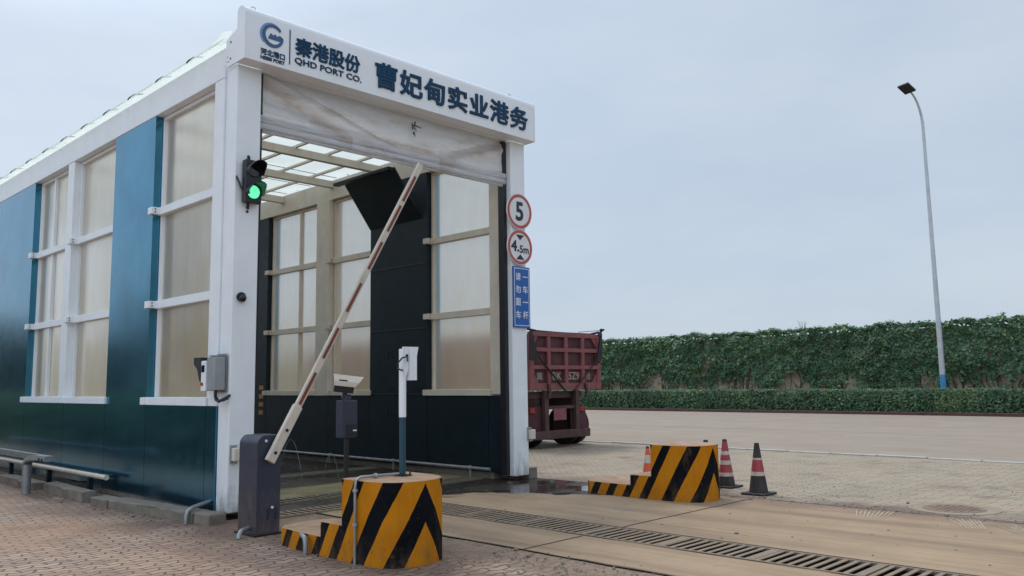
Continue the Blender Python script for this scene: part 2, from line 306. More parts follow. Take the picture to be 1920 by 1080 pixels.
def mat_lane():
    m, nt, p = base('lane_concrete', .75)
    v = pos(nt); n1 = noise(nt, v, .9, 8, .65); n2 = noise(nt, pos(nt, (7, .45, 1)), 1.2, 8, .6)
    c = mixc(nt, ramp(nt, n1, .3, .72), (.285, .192, .115), (.395, .282, .175))
    c = mixc(nt, ramp(nt, n2, .45, .75, (0, 0, 0), (.6,)*3), c, (.225, .140, .082))
    c = mixc(nt, ramp(nt, noise(nt, pos(nt, (2.2, .16, 1)), 1.0, 6), .47, .68, (0, 0, 0), (.7,)*3), c, (.165, .11, .072))
    c = mixc(nt, ramp(nt, noise(nt, pos(nt), 3.1, 7, .7), .60, .74, (0, 0, 0), (.55,)*3), c, (.13, .09, .062))
    c = mixc(nt, ramp(nt, noise(nt, pos(nt, (5, .3, 1)), 2.1, 6), .58, .78, (0, 0, 0), (.5,)*3), c, (.40, .28, .155))
    g = N(nt, 'ShaderNodeNewGeometry'); sp = N(nt, 'ShaderNodeSeparateXYZ'); nt.links.new(g.outputs['Position'], sp.inputs[0])
    X, Y = sp.outputs['X'], sp.outputs['Y']
    # brown dust washed against the right border
    e = math_(nt, 'MULTIPLY_ADD', noise(nt, pos(nt, (1, .5, 1)), 1.6, 7), 1.4, math_(nt, 'SUBTRACT', X, 5.35))
    c = mixc(nt, ramp(nt, e, .45, .95, (0, 0, 0), (.75,)*3), c, (.185, .115, .075))
    # wet stain dripping out of the wash tunnel, reaching along the right island
    front = math_(nt, 'ADD', math_(nt, 'MULTIPLY', math_(nt, 'MAXIMUM', math_(nt, 'SUBTRACT', X, 3.7), 0.0), 1.75), .55)
    front = math_(nt, 'MINIMUM', front, 2.9)
    wn = math_(nt, 'MULTIPLY_ADD', noise(nt, pos(nt), 1.7, 6, .55), 1.9, -.95)
    wv = math_(nt, 'ADD', math_(nt, 'ADD', Y, front), wn)
    k = ramp(nt, wv, .02, .22)
    c = mixc(nt, k, c, mixc(nt, ramp(nt, n1, .3, .7), (.038, .032, .027), (.075, .060, .046)))
    nt.links.new(c, p.inputs['Base Color'])
    pud = ramp(nt, noise(nt, v, 1.1, 4), .45, .55, (.30,)*3, (.05,)*3)
    nt.links.new(mixc(nt, k, (.8, .8, .8), pud), p.inputs['Roughness'])
    bs = N(nt, 'ShaderNodeBump', Distance=.006); nt.links.new(noise(nt, v, 40, 5, .7), bs.inputs['Height'])
    nt.links.new(ramp(nt, k, 0, 1, (.35,)*3, (.03,)*3), bs.inputs['Strength']); nt.links.new(bs.outputs[0], p.inputs['Normal'])
    return m
M['lane'] = mat_lane()
def mat_ground(name, ca, cb, streak=(.3, 5, 1), rough=.85, sc=.8, third=None):
    m, nt, p = base(name, rough)
    c = mixc(nt, ramp(nt, noise(nt, pos(nt), sc, 8, .65), .3, .72), ca, cb)
    c = mixc(nt, ramp(nt, noise(nt, pos(nt, streak), 1, 7, .6), .5, .75, (0, 0, 0), (.45,)*3), c, third or tuple(x*.72 for x in ca))
    c = mixc(nt, ramp(nt, noise(nt, pos(nt), 60, 4, .8), .3, .7), c, (.5, .5, .5), 'OVERLAY')
    nt.links.new(c, p.inputs['Base Color']); bump(nt, p, noise(nt, pos(nt), 50, 5), .3, .006); return m
M['road'] = mat_ground('road_surface', (.265, .212, .163), (.325, .262, .203), (.9, .03, 1), third=(.165, .13, .10))
M['soil'] = mat_ground('soil', (.13, .10, .07), (.21, .165, .12), (.5, .5, 1))
M['field'] = mat_ground('earth', (.20, .17, .13), (.28, .24, .19), (.2, .2, 1))
M['wetfloor'] = None
def mat_floor():
    m, nt, p = base('wet_floor', .2)
    n1 = noise(nt, pos(nt), 1.3, 8, .65); n2 = noise(nt, pos(nt), .7, 4)
    c = mixc(nt, ramp(nt, n1, .3, .75), (.014, .013, .011), (.045, .038, .028))
    g = N(nt, 'ShaderNodeNewGeometry'); sp = N(nt, 'ShaderNodeSeparateXYZ'); nt.links.new(g.outputs['Position'], sp.inputs[0])
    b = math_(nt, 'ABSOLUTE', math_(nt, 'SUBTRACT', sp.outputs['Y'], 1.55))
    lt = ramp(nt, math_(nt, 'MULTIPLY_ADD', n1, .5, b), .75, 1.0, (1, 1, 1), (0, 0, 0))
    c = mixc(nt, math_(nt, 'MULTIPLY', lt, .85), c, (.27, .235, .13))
    nt.links.new(c, p.inputs['Base Color']); nt.links.new(ramp(nt, n2, .4, .6, (.22,)*3, (.55,)*3), p.inputs['Roughness']); p.inputs['Specular IOR Level'].default_value = .25
    bump(nt, p, noise(nt, pos(nt), 30, 4), .05, .005); return m
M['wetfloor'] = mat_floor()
M['roadmark'] = paint('worn_road_paint', (.44, .41, .37), .8, amount=.9, dirt=(.27, .235, .2), scale=6, streak=False)
M['whitekerb'] = paint('pale_kerb', (.46, .43, .39), .8, amount=.6, dirt=(.26, .2, .15), streak=False)
M['joint'] = paint('joint_filler', (.05, .038, .028), .9, amount=.3, streak=False)
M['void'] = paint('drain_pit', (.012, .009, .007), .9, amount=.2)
M['grate'] = paint('dusty_grate_iron', (.24, .178, .122), .7, .15, amount=.7, dirt=(.17, .11, .07), scale=5, streak=False)
M['wetgrate'] = paint('wet_grate_iron', (.22, .19, .14), .35, .4, amount=.5, dirt=(.05, .04, .03), streak=False)
M['concrete'] = paint('concrete_panel', (.42, .33, .245), .9, amount=.45, dirt=(.2, .15, .11), var=.15, bmp=.3)
def mat_leaf(name, ca, cb, cc):
    m, nt, p = base(name, .45, 0, .38)
    a = N(nt, 'ShaderNodeAttribute', attribute_name='tone')
    c = mixc(nt, ramp(nt, a.outputs['Fac'], .1, .8), ca, cb)
    c = mixc(nt, ramp(nt, a.outputs['Fac'], .86, .97), c, cc)
    c = mixc(nt, ramp(nt, noise(nt, pos(nt), .45, 5), .35, .7, (0, 0, 0), (.6,)*3), c, tuple(x*.5 for x in ca))
    c = mixc(nt, ramp(nt, noise(nt, pos(nt), .9, 5), .52, .72, (0, 0, 0), (.55,)*3), c, tuple(min(1, x*1.1) for x in cc))
    nt.links.new(c, p.inputs['Base Color'])
    tr = N(nt, 'ShaderNodeBsdfTranslucent'); nt.links.new(c, tr.inputs[0])
    mm = N(nt, 'ShaderNodeMixShader'); mm.inputs[0].default_value = .34
    nt.links.new(p.outputs[0], mm.inputs[1]); nt.links.new(tr.outputs[0], mm.inputs[2]); nt.links.new(mm.outputs[0], nt.nodes['Material Output'].inputs[0])
    return m
M['ivy'] = mat_leaf('ivy_leaves', (.064, .150, .090), (.165, .30, .145), (.31, .42, .19))
M['hedge'] = mat_leaf('hedge_leaves', (.050, .120, .070), (.155, .27, .125), (.31, .41, .18))
M['tree'] = mat_leaf('tree_leaves', (.02, .045, .018), (.05, .09, .03), (.09, .14, .05))

# ------------------------------------------------------------------ mesh helpers
def wloc(o):
    v = Vector((0, 0, 0))
    while o: v += o.location; o = o.parent
    return v
class MB:
    def __init__(s): s.b = bmesh.new()
    def box(s, a, b, bev=0, seg=2):
        a = Vector(a); b = Vector(b); c = (a+b)/2; d = b-a
        r = bmesh.ops.create_cube(s.b, size=1, matrix=Matrix.Translation(c) @ Matrix.Diagonal((abs(d.x), abs(d.y), abs(d.z), 1)))
        if bev:
            es = list({e for v in r['verts'] for e in v.link_edges})
            bmesh.ops.bevel(s.b, geom=es, offset=bev, segments=seg, affect='EDGES', profile=.5)
        return s
    def cyl(s, p, q, r1, r2=None, n=16, caps=True):
        p = Vector(p); q = Vector(q); d = q-p
        mt = Matrix.Translation((p+q)/2) @ d.to_track_quat('Z', 'Y').to_matrix().to_4x4()
        bmesh.ops.create_cone(s.b, cap_ends=caps, segments=n, radius1=r1, radius2=r1 if r2 is None else r2, depth=d.length, matrix=mt); return s
    def tube(s, pts, rad, n=10, caps=True):
        pts = [Vector(p) for p in pts]; rr = rad if isinstance(rad, (list, tuple)) else [rad]*len(pts); rings = []; prev = None
        for i, p in enumerate(pts):
            t = (pts[min(i+1, len(pts)-1)]-pts[max(i-1, 0)]).normalized()
            if prev is None: a = t.orthogonal().normalized()
            else: a = (prev-t*prev.dot(t)).normalized()
            prev = a; b = t.cross(a)
            rings.append([s.b.verts.new(p+(a*cos(2*pi*k/n)+b*sin(2*pi*k/n))*rr[i]) for k in range(n)])
        for i in range(len(rings)-1):
            for k in range(n): s.b.faces.new((rings[i][k], rings[i][(k+1) % n], rings[i+1][(k+1) % n], rings[i+1][k]))
        if caps: s.b.faces.new(rings[0][::-1]); s.b.faces.new(rings[-1])
        return s
    def prism(s, poly, h0, h1, axis='z'):
        """extrude 2D polygon; axis z: (x,y), axis y: (x,z), axis x: (y,z)"""
        def pt(a, h): return (a[0], a[1], h) if axis == 'z' else ((a[0], h, a[1]) if axis == 'y' else (h, a[0], a[1]))
        lo = [s.b.verts.new(pt(a, h0)) for a in poly]; hi = [s.b.verts.new(pt(a, h1)) for a in poly]; n = len(poly)
        fs = [s.b.faces.new(lo[::-1]), s.b.faces.new(hi)]
        for i in range(n): fs.append(s.b.faces.new((lo[i], lo[(i+1) % n], hi[(i+1) % n], hi[i])))
        bmesh.ops.recalc_face_normals(s.b, faces=fs); return s
    def quad(s, *p): s.b.faces.new([s.b.verts.new(q) for q in p]); return s
    def sphere(s, c, r, sc=(1, 1, 1), n=16):
        bmesh.ops.create_uvsphere(s.b, u_segments=n, v_segments=n//2, radius=r, matrix=Matrix.Translation(c) @ Matrix.Diagonal((*sc, 1))); return s
    def lathe(s, prof, n=24, c=(0, 0, 0)):
        c = Vector(c); rings = [[s.b.verts.new(c+Vector((r_*cos(2*pi*k/n), r_*sin(2*pi*k/n), z_))) for k in range(n)] for r_, z_ in prof]
        for i in range(len(rings)-1):
            for k in range(n): s.b.faces.new((rings[i][k], rings[i][(k+1) % n], rings[i+1][(k+1) % n], rings[i+1][k]))
        s.b.faces.new(rings[0][::-1]); s.b.faces.new(rings[-1]); return s
    def rot(s, ang, axis, c):
        bmesh.ops.rotate(s.b, verts=s.b.verts, cent=c, matrix=Matrix.Rotation(ang, 3, axis)); return s
    def each(s, name, mat, parent=None, smooth=False):
        """one object per loose piece"""
        left = set(s.b.verts); res = []
        s.b.verts.ensure_lookup_table()
        groups = []
        while left:
            st = [left.pop()]; g = set(st)
            while st:
                q = st.pop()
                for e_ in q.link_edges:
                    o_ = e_.other_vert(q)
                    if o_ in left: left.discard(o_); g.add(o_); st.append(o_)
            groups.append(g)
        for g in groups:
            nb = MB(); mp_ = {}
            for v_ in g: mp_[v_] = nb.b.verts.new(v_.co)
            for f_ in {f_ for v_ in g for f_ in v_.link_faces}: nb.b.faces.new([mp_[v_] for v_ in f_.verts])
            bmesh.ops.recalc_face_normals(nb.b, faces=nb.b.faces)
            res.append(nb.build(name, mat, parent, smooth))
        s.b.free(); return res
    def build(s, name, mat, parent=None, smooth=False, kind=None):
        me = bpy.data.meshes.new(name)
        off = wloc(parent) if parent else Vector((0, 0, 0))
        bmesh.ops.translate(s.b, verts=s.b.verts, vec=-off)
        s.b.to_mesh(me); s.b.free()
        me.materials.append(M[mat] if isinstance(mat, str) else mat)
        o = bpy.data.objects.new(name, me); COL.objects.link(o)
        if parent: o.parent = parent
        if kind: o['kind'] = kind
        if smooth:
            for p in me.polygons: p.use_smooth = True
            me.set_sharp_from_angle(angle=R(38))
        return o
def thing(name, label, cat, loc=(0, 0, 0), group=None):
    o = bpy.data.objects.new(name, None); COL.objects.link(o); o.location = loc; o.empty_display_size = .2
    tag(o, label, cat, group); return o
def tag(o, label, cat, group=None):
    o['label'] = label; o['category'] = cat
    if group: o['group'] = group
    return o
def sheet(name, x0, x1, y0, y1, z, mat, nx=1, ny=1):
    b = MB()
    for i in range(nx):
        for j in range(ny):
            a, c = x0+(x1-x0)*i/nx, x0+(x1-x0)*(i+1)/nx; d, e = y0+(y1-y0)*j/ny, y0+(y1-y0)*(j+1)/ny
            b.quad((a, d, z), (c, d, z), (c, e, z), (a, e, z))
    bmesh.ops.remove_doubles(b.b, verts=b.b.verts, dist=1e-4)
    return b.build(name, mat, kind='structure')
def text(body, name, mat, parent, x0, z0, w_, h_, y, depth=.012, bold=0.0, plane='y', sp=1.0):
    """lettering fitted in a box on a wall facing -Y, as a mesh"""
    cu = bpy.data.curves.new(name, 'FONT'); cu.body = body; cu.size = 1; cu.offset = 0; cu.extrude = .001; cu.bevel_depth = bold; cu.bevel_resolution = 0; cu.space_character = sp; cu.resolution_u = 3
    tmp = bpy.data.objects.new('lettering_source', cu); COL.objects.link(tmp)
    dg = bpy.context.evaluated_depsgraph_get(); me = bpy.data.meshes.new_from_object(tmp.evaluated_get(dg))
    bpy.data.objects.remove(tmp); me.name = name
    xs = [v.co.x for v in me.vertices]; ys = [v.co.y for v in me.vertices]
    mnx, mxx, mny, mxy = min(xs), max(xs), min(ys), max(ys)
    off = wloc(parent)
    for v in me.vertices:
        a = x0+(v.co.x-mnx)/(mxx-mnx)*w_; b_ = z0+(v.co.y-mny)/(mxy-mny)*h_
        v.co = Vector((a, y-(depth if v.co.z > 0 else -.002), b_))-off
    me.materials.clear(); me.materials.append(M[mat])
    o = bpy.data.objects.new(name, me); COL.objects.link(o); o.parent = parent; return o

# ------------------------------------------------------------------ ground
sheet('ground', -400, 600, -300, 600, -.55, 'field')
L0, L1 = 1.06, 5.72
sheet('left_pavement', -60, L0, -40, 60, 0.0, 'pavers_left')
sheet('right_pavement', L1, 13.0, -40, 60, 0.004, 'pavers_right')
GX0, GX1, GYF, GYN = 2.06, 2.66, -.62, -16.0
# concrete lane in pieces round the long drain
sheet('road_lane', L0, GX0, -40, -.0, .008, 'lane'); sheet('road_lane', GX1, L1, -40, -.0, .008, 'lane'); sheet('road_lane', GX0, GX1, GYF, 0, .008, 'lane')
sheet('road_lane', GX0, GX1, -40, GYN, .008, 'lane')
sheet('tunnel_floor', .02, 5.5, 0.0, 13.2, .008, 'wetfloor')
sheet('road', 13.14, 33.4, -80, 140, .004, 'road')
sheet('ground_verge', 33.62, 60, -80, 140, .05, 'soil')
b = MB(); b.box((33.4, -80, -.03), (33.62, 140, .14), .015); b.build('road_kerb', 'redkerb', kind='structure')
b = MB()
y = -40
while y < 60:
    l = .98; b.box((13.0, y, -.03), (13.14, y+l-.02, .035+random.uniform(-.012, .012)), .008); y += 1.0
b.build('pavement_kerb', 'whitekerb', kind='structure')
b = MB()
b.quad((30.9, -80, .009), (31.05, -80, .009), (31.05, 140, .009), (30.9, 140, .009))
y = -78
while y < 100:
    b.quad((19.0, y, .009), (19.14, y, .009), (19.14, y+3.2, .009), (19.0, y+3.2, .009)); y += 7.5
b.build('road_marking', 'roadmark', kind='structure')
# joints in the lane
b = MB()
for yy in (-4.08, -9.2, -14.5):
    for (a, c) in ((L0, GX0-.06), (GX1+.06, L1)):
        pts = [a+(c-a)*i/14 for i in range(15)]
        ws = [random.uniform(-.006, .006) for _ in pts]
        for i in range(14): b.quad((pts[i], yy-.011+ws[i], .012), (pts[i+1], yy-.011+ws[i+1], .012), (pts[i+1], yy+.011+ws[i+1], .012), (pts[i], yy+.011+ws[i], .012))
b.build('road_joint', 'joint', kind='structure')
b = MB()
for xx in (L0, L1):
    n = 90; pts = [(-.3-.27*i) for i in range(n)]; ws = [random.uniform(-.014, .014) for _ in pts]; wd = [random.uniform(.006, .022) for _ in pts]
    for i in range(n-1): b.quad((xx+ws[i]-wd[i], pts[i], .013), (xx+ws[i]+wd[i], pts[i], .013), (xx+ws[i+1]+wd[i+1], pts[i+1], .013), (xx+ws[i+1]-wd[i+1], pts[i+1], .013))
b.build('road_crack', 'joint', kind='structure')

b = MB()
for xx, wd in ((GX1+.03, .016), (GX0-.02, .007)):
    n = 80; pts = [-.6-.19*i for i in range(n)]; ws = [wd+random.uniform(-.004, .004) for _ in pts]
    for i in range(n-1): b.quad((xx-ws[i], pts[i], .0125), (xx+ws[i], pts[i], .0125), (xx+ws[i+1], pts[i+1], .0125), (xx-ws[i+1], pts[i+1], .0125))
b.build('road_joint', 'void', kind='structure')
# drains: iron grate over a well; cross drains have a flat shade-coloured sheet
def drain(name, label, x0, x1, y0, y1, long_axis, mat, step=.1, bar=.05, z=.012):
    t = thing(name, label, 'drain', ((x0+x1)/2, (y0+y1)/2, 0))
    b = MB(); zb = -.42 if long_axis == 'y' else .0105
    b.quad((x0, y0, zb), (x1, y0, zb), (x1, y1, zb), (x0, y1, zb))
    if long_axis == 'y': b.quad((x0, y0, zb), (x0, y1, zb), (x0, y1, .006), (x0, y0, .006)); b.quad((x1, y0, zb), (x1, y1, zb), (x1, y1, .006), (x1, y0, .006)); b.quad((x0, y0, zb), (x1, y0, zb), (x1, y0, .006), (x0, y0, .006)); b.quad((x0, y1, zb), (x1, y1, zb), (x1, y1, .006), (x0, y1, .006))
    b.build('pit_or_shade_sheet', 'void', t)
    b = MB()
    if long_axis == 'y':
        v = y0+step/2
        while v < y1:
            j = random.uniform(-.004, .004); b.box((x0+.031, v-bar/2+j, .002), (x1-.031, v+bar/2+j, z), .002, 1); v += step
        fr = [((x0, y0, -.018), (x0+.03, y1, z+.002)), ((x1-.03, y0, -.018), (x1, y1, z+.002))]
        for q in range(1, int((y1-y0)/1.0)): b.box((x0+.036, y0+q*1.0-.035, -.018), (x1-.036, y0+q*1.0+.035, z+.0025))
    else:
        v = x0+step/2
        while v < x1:
            b.box((v-bar/2, y0+.031, .0108), (v+bar/2, y1-.031, z), .002, 1); v += step
        fr = [((x0, y0, -.018), (x1, y0+.03, z+.002)), ((x0, y1-.03, -.018), (x1, y1, z+.002))]
    b.build('grate', mat, t)
    b = MB()
    for a, c in fr: b.box(a, c)
    b.each('frame', mat, t)
    return t
drain('drain_channel', 'long dusty iron drain grate running down the middle of the concrete lane', GX0, GX1, GYN, GYF, 'y', 'grate', .102, .044)

# ------------------------------------------------------------------ wash tunnel
LEN = 13.0
T = thing('wash_tunnel', 'tall white framed truck wash tunnel with teal cladding and frosted windows', 'building', (0, 0, 0))
b = MB(); b.box((.02, 0, .08), (.37, .30, 5.90), .012); b.build('post', 'white', T)
b = MB(); b.box((5.17, 0, .08), (5.53, .30, 5.90), .012); b.build('post', 'white', T)
b = MB(); b.box((.02, LEN-.3, .08), (.37, LEN, 5.9), .012); b.build('post', 'white', T)
b = MB(); b.box((5.17, LEN-.3, .08), (5.53, LEN, 5.9), .012); b.build('post', 'white', T)
# steel column cover beside the front post
b = MB(); b.box((-.006, .302, 1.405), (.36, .575, 5.78), .006); b.build('column', 'white', T)
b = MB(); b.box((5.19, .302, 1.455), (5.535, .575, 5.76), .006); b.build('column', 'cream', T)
for y0 in (6.06, ):
    b = MB(); b.box((-.004, y0, 1.405), (.36, y0+.31, 5.78), .006); b.build('column', 'white', T)
for y0 in (5.60, ):
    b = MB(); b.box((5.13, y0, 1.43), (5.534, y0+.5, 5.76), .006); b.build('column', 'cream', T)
# eave beams
b = MB(); b.box((-.01, .302, 5.782), (.37, LEN-.302, 6.20), .01); b.build('eave_beam', 'white', T)
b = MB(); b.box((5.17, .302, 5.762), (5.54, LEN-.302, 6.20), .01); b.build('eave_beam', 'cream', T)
b = MB(); b.box((.372, .04, 5.905), (5.168, .28, 6.20), .01); b.build('lintel', 'white', T)
b = MB(); b.box((.372, LEN-.28, 5.905), (5.168, LEN-.04, 6.20), .01); b.build('lintel', 'white', T)
# cladding: tall blue panels, low boards (outer and inner skins)
def panel(x0, x1, y0, y1, z0, z1, mat, name):
    b = MB(); b.box((x0, y0+.005, z0), (x1, y1-.005, z1)); return b.build(name, mat, T)
tall_l = [(2.51, 4.10), (8.30, 10.80)]; low_l = [(.306, .60), (.60, 2.51), (4.10, 6.06), (6.06, 8.30), (10.8, 12.69)]
for y0, y1 in tall_l:
    panel(0, .19, y0, y1, .09, 5.78, 'teal', 'cladding_panel'); panel(.192, .37, y0, y1, .09, 5.78, 'navy', 'inner_panel')
for y0, y1 in low_l:
    panel(0, .19, y0, y1, .09, 1.402, 'teal', 'cladding_board'); panel(.192, .37, y0, y1, .09, 1.402, 'navy', 'inner_board')
tall_r = [(2.26, 4.08), (8.25, 10.80)]; low_r = [(.306, .60), (.60, 2.26), (4.08, 5.6), (5.6, 8.25), (10.8, 12.69)]
for y0, y1 in tall_r:
    panel(5.15, 5.33, y0, y1, .12, 5.76, 'navy', 'inner_panel'); panel(5.332, 5.53, y0, y1, .09, 5.76, 'teal', 'cladding_panel')
for y0, y1 in low_r:
    panel(5.152, 5.33, y0, y1, .12, 1.43, 'navy', 'inner_board'); panel(5.332, 5.53, y0, y1, .09, 1.43, 'teal', 'cladding_board')
# windows
def window(xo, y0, y1, z0, z1, rails, mull, mat, face, bx, brk):
    """xo = pane plane; face = -1: rails proud to -x (outside left wall / inside right wall)"""
    fr = MB(); d0, d1 = sorted((xo-face*.03, xo+face*.05))
    sill_h = .11
    s0, s1 = sorted((xo-face*.03, xo+face*.20))
    fr.box((s0, y0-.05 if brk else y0, z0-sill_h), (s1, y1+(.07 if brk else 0), z0), .006)
    fr.box((d0, y0, z0+.001), (d1, y0+.05, z1-.05), .004); fr.box((d0, y1-.05, z0+.001), (d1, y1, z1-.05), .004); fr.box((d0, y0, z1-.049), (d1, y1, z1), .004)
    for zr in rails:
        e0, e1 = sorted((xo-face*.03, xo+face*.095))
        fr.box((e0, y0-.0, zr-.06), (e1, y1+.0, zr+.06), .006)
    for ym in mull:
        zs = [z0+.001]+[q for zr in rails for q in (zr-.061, zr+.061)]+[z1-.05]
        for i in range(0, len(zs), 2): fr.box((d0-.004, ym-.035, zs[i]), (d1+.012, ym+.035, zs[i+1]), .004)
    wobj = fr.build('window', mat, T)
    p = MB(); p.quad((xo, y0+.02, z0-.02), (xo, y0+.02, z1-.02), (xo, y1-.02, z1-.02), (xo, y1-.02, z0-.02)); p.build('pane', 'pane', wobj)
    if brk:
        k = MB(); h = MB()
        for yb in brk:
            for zr in [z0-.055]+list(rails):
                q0, q1 = sorted((xo+face*.09, xo+face*(.225 if zr < z0 else .21)))
                k.box((q0-.001, yb-.012, zr-.052), (q1, yb+.14, zr+.052), .004)
                for dz in (-.022, .022): h.cyl((q1-.05 if face > 0 else q0+.05, yb-.014, zr+dz), (q1-.05 if face > 0 else q0+.05, yb-.02, zr+dz), .011, n=8)
        k.each('bracket', mat, wobj); h.each('bolt', 'black', wobj)
    return wobj
WL = dict(z0=1.515, z1=5.775)
window(.16, .58, 2.505, 1.515, 5.775, (2.88, 4.30), (), 'white', -1, 0, (2.44,))
window(.16, 4.105, 6.055, 1.515, 5.775, (2.88, 4.30), (), 'white', -1, 0, (5.99,))
window(.16, 6.375, 8.295, 1.515, 5.775, (2.88, 4.30), (7.45,), 'white', -1, 0, (8.23,))
window(.16, 10.805, 12.69, 1.515, 5.775, (2.88, 4.30), (), 'white', -1, 0, ())
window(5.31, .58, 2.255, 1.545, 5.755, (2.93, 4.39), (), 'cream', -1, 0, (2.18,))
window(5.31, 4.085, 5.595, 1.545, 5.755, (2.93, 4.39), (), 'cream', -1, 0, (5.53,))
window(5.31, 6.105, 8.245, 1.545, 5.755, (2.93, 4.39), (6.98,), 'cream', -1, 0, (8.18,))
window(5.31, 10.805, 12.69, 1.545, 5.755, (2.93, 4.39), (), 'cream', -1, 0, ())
# slanted deflector plate at the head of the inner panel
b = MB()
v = [(5.14, 4.08, 4.86), (5.14, 2.41, 4.86), (4.46, 2.41, 5.76), (4.46, 4.08, 5.76)]
n = Vector((.9, 0, .68)).normalized()*.03
lo = [b.b.verts.new(p) for p in v]; hi = [b.b.verts.new(Vector(p)+n) for p in v]
b.b.faces.new(lo); b.b.faces.new(hi[::-1])
for i in range(4): b.b.faces.new((lo[i], hi[i], hi[(i+1) % 4], lo[(i+1) % 4]))
b.box((4.33, 2.41, 5.70), (4.455, 4.25, 5.76), .004)
b.build('deflector', 'navy', T)
# seams of the tall inner panel, and thin strips standing in for hinge reflections
b = MB()
for z in (2.72, 3.98, 1.46): b.box((5.138, 2.30, z-.012), (5.149, 4.04, z+.012), .003)
b.each('seam', 'navyseam', T)
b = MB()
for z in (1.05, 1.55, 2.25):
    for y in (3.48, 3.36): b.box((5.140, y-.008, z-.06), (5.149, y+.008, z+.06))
b.each('hinge_glint', 'navyseam', T)
# strips on the far inner panel
b = MB()
for z in (1.62, 1.41, 1.22, 1.03): b.box((5.145, 8.36, z-.05), (5.149, 8.56, z+.05))
b.each('reflective_strip', 'orange_tape', T)
# roof: beams, purlins, translucent ribbed sheets
for yb in (1.95, 3.80, 5.55, 7.65, 9.5, 11.4):
    b = MB(); b.box((.375, yb-.06, 6.02), (5.165, yb+.06, 6.17), .005); b.build('roof_beam', 'cream', T)
for k in range(6):
    x = .95+.74*k
    b = MB(); b.box((x-.025, .3, 6.172), (x+.025, LEN-.3, 6.222), .004); b.build('purlin', 'cream', T)
b = MB(); prof = [(-.13, 6.205), (-.10, 6.25), (-.03, 6.315), (.10, 6.36), (1.4, 6.41), (2.77, 6.44), (4.14, 6.41), (5.44, 6.36), (5.57, 6.315), (5.64, 6.25), (5.67, 6.205)]
rows = []; NY = 440
for j in range(NY+1):
    y = .31+(LEN-.62)*j/NY; dz = .012*sin(j*pi/2)
    rows.append([b.b.verts.new((x, y, z+dz-(.13 if .3 < x < 5.3 else 0))) for x, z in prof])
for j in range(NY):
    for i in range(len(prof)-1): b.b.faces.new((rows[j][i], rows[j][i+1], rows[j+1][i+1], rows[j+1][i]))
rf = b.build('roof_sheet', 'sheet', T, smooth=False)
b = MB()
for j in range(12):
    y = 1.2+1.05*j
    for sx in (1, -1):
        pp = prof[:4] if sx > 0 else prof[-4:]
        b.tube([(x-.010*sx, y, z+.004) for x, z in pp], .011, 6)
b.each('sheet_lap', 'slate', rf)
b = MB()
for j in range(11):
    y = 1.2+1.05*j; b.box((.36, y-.010, 6.226), (5.18, y+.010, 6.234))
b.each('sheet_seam', 'slate', rf)
# curved end flashing behind the sign
b = MB()
for j in range(9):
    y0 = .31+.035*j
    for i in range(3):
        (xa, za), (xb, zb) = prof[i], prof[i+1]; h0 = .09*(1-j/9)**2; h1 = .09*(1-(j+1)/9)**2
        b.quad((xa-.005, y0, za+h0+.02), (xb-.005, y0, zb+h0+.02), (xb-.005, y0+.035, zb+h1+.02), (xa-.005, y0+.035, za+h1+.02))
b.build('roof_flashing', 'sheet', T)
# bottom plinth inside, floor pipe on right inner wall
b = MB(); b.box((5.17, .5, .008), (5.5, 12.6, .118)); b.build('plinth', 'stone', T)
b = MB(); b.box((.02, .33, .008), (.36, 12.6, .085)); b.build('plinth', 'stone', T)
# roller door: guides, curtain, roll bar
D = MB(); D.box((.372, .10, .1), (.45, .24, 5.9), .004); D.box((5.09, .10, .1), (5.168, .24, 5.9), .004); dg_ = D.each('door_guide', 'black', T)
b = MB(); NX, NZ = 150, 30; g = []
for j in range(NZ+1):
    row = []
    for i in range(NX+1):
        x = .455+(5.085-.455)*i/NX; tz = j/NZ; z = 5.30+(5.90-5.30)*tz
        u_ = (x-.455)/4.63
        d = .030*sin(9*(tz+.35*u_)+2.2*sin(u_*3))*(1-tz)*(.5+.5*sin(u_*4+1))                     # long sagging folds
        d += .022*math.exp(-((tz-.95+1.15*u_*1.6)/.06)**2)-.040*math.exp(-((tz-1.08+1.9*u_)/.04)**2)   # drape from the upper corner
        d += .030*math.exp(-((tz-.05-(u_-.72)*2.3)/.07)**2)-.030*math.exp(-((tz-.25-(u_-.72)*2.6)/.08)**2)
        d += .012*mn.noise((x*1.3, tz*4, 0))+.006*mn.noise((x*5, tz*9, 3))
        row.append(b.b.verts.new((x, .13-d*1.5, z+.012*sin(x*1.7))))
    g.append(row)
for j in range(NZ):
    for i in range(NX): b.b.faces.new((g[j][i], g[j][i+1], g[j+1][i+1], g[j+1][i]))
cu_ = b.build('door_curtain', 'curtain', T, smooth=True)
b = MB(); b.cyl((.40, .13, 5.265), (5.14, .13, 5.265), .06, n=20); b.cyl((.40, .12, 5.165), (5.14, .12, 5.165), .048, n=20); b.cyl((.40, .13, 5.10), (5.14, .13, 5.10), .022, n=12)
b.build('bottom_bar', 'curtain', cu_, smooth=True)
b = MB()
for i in range(8):
    x = 3.05+random.uniform(-.06, .07); z = 5.62+random.uniform(-.12, .13)
    b.prism([(x, z), (x+random.uniform(.008, .02), z+.01), (x+random.uniform(-.01, .03), z+random.uniform(.05, .11)), (x-.012, z+.05)], .060, .066, 'y')
b.prism([(2.98, 5.735), (3.06, 5.722), (3.20, 5.712), (3.21, 5.722), (3.07, 5.742)], .058, .064, 'y')
b.build('torn_patch', 'black', cu_)

